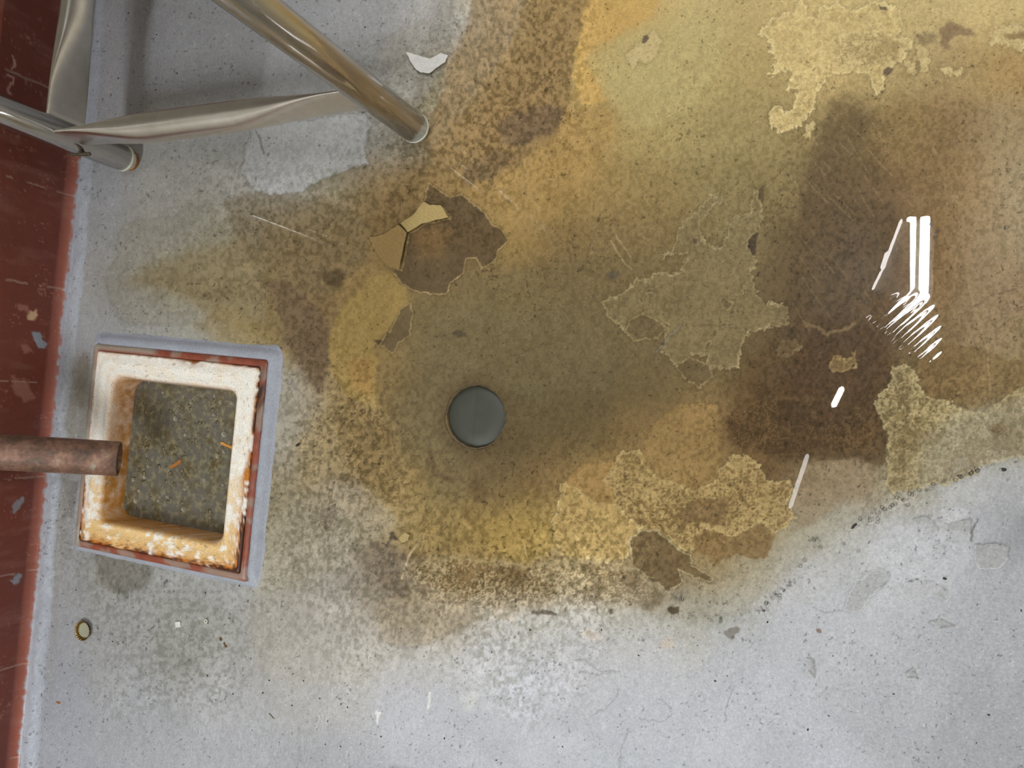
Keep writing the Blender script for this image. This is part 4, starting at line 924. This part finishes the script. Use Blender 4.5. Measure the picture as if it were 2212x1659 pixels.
def leg_at(i, z):
    tilt = [Vector((-.018, .004, 0)), Vector((-.006, 0, 0))][i % 2]; return feet[i] + tilt * (z / .8) + Vector((0, 0, z)) - O
ZB = .118
a = leg_at(1, ZB) + Vector((-.017, -.009, .010)); b = leg_at(0, ZB) - Vector((.008, 0, 0))
br1 = obj('brace', brace(a, b, .0205, .15, .17, .058), M['galv'], st)
a = leg_at(1, ZB + .005) + Vector((0, .012, 0)); b = leg_at(3, ZB + .005) - Vector((0, .012, 0))
obj('brace', brace(a, b, .0215, .14, .14, .062), M['galv'], st)
a = leg_at(3, ZB) + Vector((.012, 0, 0)); b = leg_at(2, ZB) - Vector((.012, 0, 0))
obj('brace', brace(a, b, .0168, .085, .11, .046), M['galv'], st)
M['weld'] = simple('burnt_weld', (88, 76, 62), .6, .4, 500, .35, .5)
# weld beads
for (x, y, s) in ((0, 0, 1),):
    c = leg_at(1, ZB); b_ = bmesh.new()
    for k in range(14):
        z = -.022 + k * .0034
        r_ = bmesh.ops.create_icosphere(b_, subdivisions=2, radius=.0030)
        for v in r_['verts']: v.co = v.co + c + Vector((-.012 + k * .0026, -.0190, -.020 + .0006 * math.sin(k * 2)))
    obj('weld', b_, M['weld'], st)
x0 = min(f_.x for f_ in feet) - O.x - .03; x1 = .05; y0 = -.012; y1 = .99
b_ = bmesh.new(); box(b_, x0, x1, y0, y1, .80, .845, .004); obj('countertop', b_, M['steel'], st, False)
b_ = bmesh.new(); box(b_, x0 + .05, -.03, .03, y1 - .05, .47, .80, .02); obj('bowl', b_, M['steel'], st, False)
tag(st, 'stainless steel stand with round legs and flattened tube braces at the top left', 'stand')

# ------------------------------------------------------------------ loose paint flakes
def flake(name, pts, z0, curl, m, label, hinge, thick=.0005):
    """paint skin lifted from the floor: rises away from the hinge point"""
    P3 = [P(x, y, 0) for x, y in pts]; hx = P(*hinge)
    c = sum(P3, Vector()) / len(P3)
    bm = bmesh.new(); rs = []
    for s in (1.0, .8, .6, .4, .2, .02):
        ring = []
        m_ = len(P3) * 3
        for i in range(m_):
            a = P3[i // 3]; b = P3[(i // 3 + 1) % len(P3)]; p = a.lerp(b, (i % 3) / 3)
            jt = Vector((random.uniform(-.0006, .0006), random.uniform(-.0006, .0006), 0)) if s == 1 else Vector()
            q = c.lerp(p, s) + jt; d_ = (q.xy - hx.xy).length
            ring.append(Vector((q.x, q.y, z0 + curl * min(d_ / .04, 1.6) ** 1.6)))
        rs.append(ring)
    rings(bm, rs, False, True)
    bmesh.ops.recalc_face_normals(bm, faces=bm.faces)
    r_ = bmesh.ops.solidify(bm, geom=bm.faces[:], thickness=thick)
    o = obj(name, bm, m, None, True, 50); tag(o, label, 'paint flake'); return o
M['flake_y'] = simple('yellowed_paint_skin', (140, 114, 70), .45, 0, 420, .2, .3)
M['flake_p'] = simple('pale_yellow_paint_skin', (160, 138, 88), .45, 0, 420, .16, .3)
flake('paint_flake', pl(882, 116, 905, 122, 930, 128, 955, 118, 972, 124, 965, 138, 944, 152, 930, 163, 912, 160, 900, 151, 888, 134), .0018, .006, M['white_chip'], 'white curled paint flake on the floor between the steel leg and the yellow stain', (925, 118))
flake('paint_flake', pl(799, 514, 830, 505, 862, 486, 881, 504, 875, 532, 866, 583, 842, 577, 825, 560, 812, 542), .0006, .0022, M['flake_y'], 'yellow brown paint flap lifting at the left of the big peeled patch', (815, 500))
flake('paint_flake', pl(867, 484, 895, 462, 915, 436, 930, 443, 953, 444, 971, 471, 943, 476, 913, 484, 883, 503), .0006, .0016, M['flake_p'], 'pale yellow tongue of paint hanging over the big peeled patch', (905, 450))
flake('paint_flake', pl(862, 1163, 876, 1150, 886, 1156, 880, 1168, 868, 1172), .0006, .0014, M['flake_p'], 'tiny tan paint curl at the lower left shore of the puddle', (890, 1170))
flake('paint_flake', pl(380, 1343, 391, 1342, 393, 1353, 382, 1355), .0018, .0006, M['white_chip'], 'small square white paint chip on the grey floor right of the bottle cap', (386, 1348))
# small ring washer / bead
b_ = bmesh.new(); c = P(447, 1341)
lathe(b_, [(.0015, 0), (.0030, .0002), (.0036, .0010), (.0030, .0019), (.0015, .0021), (.0012, .001), (.0015, 0)], Vector((0, 0, 0)), n=28, cap0=False, cap1=False)
o = obj('plastic_bead', b_, M['white_plastic']); o.location = (c.x, c.y, .0012); tag(o, 'tiny white ring bead on the grey floor right of the white chip', 'bead')
# ------------------------------------------------------------------ bottle cap, hollow side up
c = P(186, 1360); bc = empty('bottle_cap', (c.x, c.y, .0016))
R0 = .0132
def flute(r, t, i): return 1 + (.045 * math.cos(i * 21 * 2 * math.pi / 168) if t > .0025 else 0) * (t / .006)
b_ = bmesh.new(); lathe(b_, [(.0001, 0), (.010, 0), (.0122, .0006), (.0130, .002), (.0134, .0040), (.0150, .0062), (.0153, .0062), (.0147, .0060), (.0129, .0040), (.0124, .002), (.0116, .0010), (.0001, .0009)], Vector((0, 0, 0)), n=168, cap0=False, cap1=False, wob=flute)
m = simple('cap_metal', (150, 128, 84), .25, 1, 260, .35)
obj('crown', b_, m, bc)
b_ = bmesh.new(); lathe(b_, [(.0001, .0013), (.0095, .0013), (.0112, .0018), (.0115, .0011)], Vector((0, 0, 0)), n=60, cap0=False, cap1=False)
obj('liner', b_, simple('cap_liner', (158, 156, 136), .3), bc)
tag(bc, 'upturned bottle cap with fluted rusty edge on the grey floor by the tiled wall', 'bottle cap')
# ------------------------------------------------------------------ bits and grit
def clump(name, px, py, L_, W_, ang, m, label, cat, z=.0016, n=9):
    bm = bmesh.new(); c = P(px, py)
    for i in range(n):
        t = random.uniform(-1, 1)
        r_ = bmesh.ops.create_icosphere(bm, subdivisions=2, radius=1)
        sx = W_ * random.uniform(.5, 1); sy = W_ * random.uniform(.4, .8)
        ox = t * (L_ - W_) ; oy = random.uniform(-.5, .5) * W_
        for v in r_['verts']:
            v.co = Vector((v.co.x * sx * 1.3 + ox, v.co.y * sy + oy, v.co.z * sy * .6 + random.uniform(-.0001, .0001)))
    o = obj(name, bm, m, None, False); o.location = (c.x, c.y, z); o.rotation_euler = (0, 0, ang); tag(o, label, cat); return o
clump('rust_crumb', 128, 1517, .0055, .0022, -.2, simple('rust_crumb', (150, 92, 34), .7, 0, 800, .6), 'orange brown rust crumb on the floor beside the lower left wall base', 'crumb')
clump('dead_leaf_scrap', 484, 1388, .010, .0022, -.7, M['brown_bit'], 'small brown leaf scrap on the grey floor below the sink', 'scrap')
clump('dead_insect', 588, 1546, .006, .0014, -.6, M['brown_bit'], 'tiny brown winged insect lying on the plain grey floor', 'insect')
clump('brown_pebble', 1770, 1362, .0045, .0024, -.5, simple('pebble', (134, 112, 100), .5, 0, 500, .4), 'single brown pebble on the dry grey floor below the shoreline', 'pebble')
clump('grit_lump', 2168, 1014, .003, .0018, 0, M['black_bit'], 'round black grit lump at the right shoreline', 'grit')
clump('grit_lump', 2040, 1249, .0022, .0015, 0, M['black_bit'], 'round black grit lump among the chipped grey paint', 'grit')
clump('grit_lump', 1845, 1136, .0042, .0018, .8, M['black_bit'], 'black grit lump among the bubbles at the shoreline', 'grit', .0004)
clump('grit_lump', 646, 960, .0055, .0022, .6, M['black_bit'], 'dark grit lump on the stained floor right of the sink skirt', 'grit')
bm = bmesh.new()
def nearpoly(x, y): return 60 < x < 2200 and 20 < y < 1650 and not (150 < x < 620 and 730 < y < 1260) and not (x < 250 - y * .12)
spots = [(692, 1508), (738, 1520), (752, 1527), (709, 1557), (824, 1590), (961, 1594), (704, 1607), (737, 1612), (583, 1469), (569, 1496), (634, 1455), (657, 1470), (632, 1523), (166, 1274), (148, 1349), (252, 1440), (193, 1497), (450, 1459), (505, 1498), (468, 1511), (450, 1345), (497, 1335), (518, 1265), (445, 1280), (245, 1385), (1300, 1360), (1216, 1612), (1073, 1641), (1063, 1408), (1146, 1360), (1380, 1415), (1650, 1318), (1658, 1343), (1930, 1498), (2135, 1543), (2205, 1318), (1790, 1545), (1745, 1575), (1545, 1470), (682, 70), (745, 110), (790, 60), (340, 76), (415, 30), (338, 195), (384, 159), (257, 170)]
for i in range(150):
    x = random.uniform(80, 2200); y = random.uniform(1240, 1655)
    if nearpoly(x, y) and random.random() < (1 if x < 800 else .35): spots.append((x, y))
for i in range(40): spots.append((random.uniform(560, 1000), random.uniform(20, 240)))
for i, (x, y) in enumerate(spots):
    c = P(x, y); r = .0013 if i < 47 else random.uniform(.0003, .0009)
    r_ = bmesh.ops.create_icosphere(bm, subdivisions=1, radius=r); a = random.uniform(0, 3); k = random.uniform(.5, 1)
    for v in r_['verts']:
        X_, Y_ = v.co.x * k, v.co.y * 1.3
        v.co = Vector((c.x + X_ * math.cos(a) - Y_ * math.sin(a), c.y + X_ * math.sin(a) + Y_ * math.cos(a), .0016 + v.co.z * .5))
g = obj('floor_grit', bm, M['black_bit'], None, False); tag(g, 'black grit specks scattered over the dry grey floor', 'grit', None, 'stuff')
# foam glints where the water meets the paint
bm = bmesh.new()
foam = []
for (ax, ay, bx, by_, n, sp_) in ((1490, 1345, 1640, 1320, 10, 14), (1640, 1320, 1730, 1240, 46, 9), (1730, 1245, 1850, 1150, 14, 26), (1850, 1140, 1960, 1070, 30, 17), (1920, 1090, 1990, 1060, 14, 10), (1990, 1060, 2060, 1035, 8, 6), (2060, 1035, 2150, 998, 26, 6), (1750, 1160, 1790, 1180, 8, 9), (1435, 1275, 1500, 1300, 6, 10), (2020, 480, 2030, 570, 7, 5), (2160, 490, 2175, 495, 3, 4), (1460, 1315, 1560, 1340, 8, 8)):
    for i in range(n):
        t = random.random(); foam.append((ax + (bx - ax) * t + random.gauss(0, sp_ * .6), ay + (by_ - ay) * t + random.gauss(0, sp_ * .6)))
for x, y in foam:
    c = P(x, y); r = random.choice([.0009, .0012, .0016, .0022])
    r_ = bmesh.ops.create_uvsphere(bm, u_segments=10, v_segments=7, radius=r)
    for v in r_['verts']: v.co = Vector((c.x + v.co.x, c.y + v.co.y, .0008 + v.co.z * .8))
M['foam'] = water_material('foam_film', (.93, .93, .93), .05, False)
fo = obj('shore_foam', bm, M['foam']); tag(fo, 'tiny glinting foam bubbles strung along the shoreline of the puddle', 'foam', None, 'stuff')

# ------------------------------------------------------------------ overhead lamp and added glowing pieces mirrored by the water
def mp_(px, py, z): # place at height z that the water mirrors to this pixel
    x, y = fl(px, py, -z); return Vector((float(x), float(y), z))
def emit(name, col, s):
    m = bpy.data.materials.new(name); m.use_nodes = True; nt = m.node_tree
    b = nt.nodes['Principled BSDF']; b.inputs['Base Color'].default_value = (.8, .8, .8, 1)
    b.inputs['Emission Color'].default_value = tuple(col) + (1,); b.inputs['Emission Strength'].default_value = s
    return m
TUBE = emit('lit_fluorescent_tube', (.95, .985, 1), 99)
lz = 2.66
A = mp_(1984, 470, lz); B = mp_(1978, 745, lz)
lf = empty('ceiling_lamp', (A.x, A.y, lz)); d_ = (B - A); s_ = Vector((0, 0, 1)).cross(d_).normalized()
for k in (-1, 1):
    b_ = bmesh.new(); lathe(b_, [(.002, 0), (.0175, .0005), (.0190, .004), (.0190, d_.length - .004), (.0175, d_.length - .0005), (.002, d_.length)], s_ * (.0262 * k), d_, 24); obj('tube', b_, TUBE, lf)
b_ = bmesh.new()
q = [A + s_ * .07 - A, B + s_ * .07 - A, B - s_ * .07 - A, A - s_ * .07 - A]
vs = [b_.verts.new(p + Vector((0, 0, .05))) for p in q] + [b_.verts.new(p + Vector((0, 0, .13))) for p in q]
for f_ in ((0, 1, 2, 3), (7, 6, 5, 4), (0, 4, 5, 1), (1, 5, 6, 2), (2, 6, 7, 3), (3, 7, 4, 0)): b_.faces.new([vs[i] for i in f_])
obj('housing', b_, simple('lamp_housing', (215, 215, 210), .4), lf, False)
# lens: glowing panel and strips added for the bright wedge on the water
lens = simple('added_panel', (225, 220, 215), .3)
q = [mp_(1948, 480, 2.62) - A, mp_(1885, 628, 2.62) - A, mp_(1966, 645, 2.62) - A, mp_(1966, 480, 2.62) - A]
b_ = bmesh.new(); vs = [b_.verts.new(p) for p in q] + [b_.verts.new(p + Vector((0, 0, .004))) for p in q]
for f_ in ((0, 1, 2, 3), (7, 6, 5, 4), (0, 4, 5, 1), (1, 5, 6, 2), (2, 6, 7, 3), (3, 7, 4, 0)): b_.faces.new([vs[i] for i in f_])
obj('lens', b_, emit('added_glow_panel', (1, .93, .88), 1.8), lf, False)
EDGE = emit('added_strip_glow', (1, .97, .94), 45)
for a, b, r in (((1948, 474), (1915, 560), .006), ((1917, 545), (1905, 585), .010), ((1905, 585), (1884, 628), .0055), ((1925, 634), (1975, 647), .005)):
    a = mp_(*a, 2.61) - A; b = mp_(*b, 2.61) - A
    b_ = bmesh.new(); lathe(b_, [(r * .4, 0), (r, .01), (r, (b - a).length - .01), (r * .4, (b - a).length)], a, b - a, 10); obj('added_glow_strip', b_, EDGE, lf)
tag(lf, 'two tube ceiling lamp with an added glowing panel, mirrored in the puddle', 'lamp')
def slim(name, a, b, r, s, label, z=2.5):  # unseen glowing rods added for bright streaks on the water
    A_ = mp_(*a, z); B_ = mp_(*b, z)
    b_ = bmesh.new(); lathe(b_, [(r * .4, 0), (r, .01), (r, (B_ - A_).length - .01), (r * .4, (B_ - A_).length)], Vector((0, 0, 0)), B_ - A_, 12)
    o = obj(name, b_, emit(name + '_glow', (1, .98, .96), s)); o.location = A_; tag(o, label, 'lamp'); return o
slim('added_glint_rod', (1746, 978), (1706, 1096), .009, 22, 'added glowing rod mirrored as a slanted streak near the lower puddle shore')
slim('added_glint_rod', (1822, 834), (1800, 878), .013, 60, 'short added glowing rod mirrored as a bright dash in the dark brown water')
slim('added_glint_rod', (1876, 692), (1902, 703), .006, 30, 'tiny added glowing rod mirrored just left of the wavy tube reflection')
# unseen ceiling boxes added above the fill lights
for i, (x, y) in enumerate(((-.3, 2.55), (1.9, -1.2), (-.86, -1.95))):
    b_ = bmesh.new(); box(b_, x - .17, x + .17, y - (.53 if i == 0 else .63), y + (.53 if i == 0 else .63), 2.75, 2.8, .004)
    o = obj('added_light_box', b_, simple('added_light_box_white', (225, 225, 222), .4), None, False)
    tag(o, ['added fill light box at the far end behind the steel stand', 'added fill light box over the right side of the room', 'added fill light box at the near end of the room'][i], 'lamp')

# ------------------------------------------------------------------ shoes standing just at the edge of the view
M['shoe'] = simple('dark_shoe_leather', (44, 42, 42), .5, 0, 200, .2)
M['sole'] = simple('dark_rubber_sole', (34, 34, 34), .8)
def shoe(px, py, ang, label):
    c = P(px, py); r = empty('shoe', (c.x, c.y, .0016)); r.rotation_euler = (0, 0, ang)
    def outline(t):    # t 0 toe .. 1 heel : half width
        return .047 * (1 - (1 - min(1, t * 3.2)) ** 2.4) ** .5 * (1 - .28 * sstep(.3, .62, t) + .12 * sstep(.62, .85, t)) * (1 - sstep(.90, 1.06, t)) ** .5
    for nm, z0, zs, m in (('sole', 0, lambda t: .024, M['sole']), ('upper', .024, lambda t: .024 + .034 * float(sstep(0, .2, t)) + .05 * float(sstep(.3, .7, t)), M['shoe'])):
        b_ = bmesh.new(); rs = []
        for i in range(26):
            t = i / 25; hw = max(float(outline(t)), .002) * (1 if nm == 'sole' else .93); x = .285 * t + (0 if nm == 'sole' else .004); z1 = zs(t); ring = []
            for j in range(24):
                a = 2 * math.pi * j / 24; ca, sa = math.cos(a), math.sin(a)
                yy_ = hw * math.copysign(abs(ca) ** .6, ca); zz_ = (z0 + z1) / 2 + (z1 - z0 + (.0 if nm == 'sole' else .004)) / 2 * math.copysign(abs(sa) ** .7, sa)
                ring.append(Vector((x, yy_, max(zz_, 0 if nm == 'sole' else .02))))
            rs.append(ring)
        rings(b_, rs); obj(nm, b_, m, r)
    tag(r, label, 'shoe')
shoe(2226, 1140, -.1, 'dark shoe on the dry grey floor just past the right edge')
shoe(838, 1672, -.9, 'dark shoe on the grey floor just past the bottom edge')
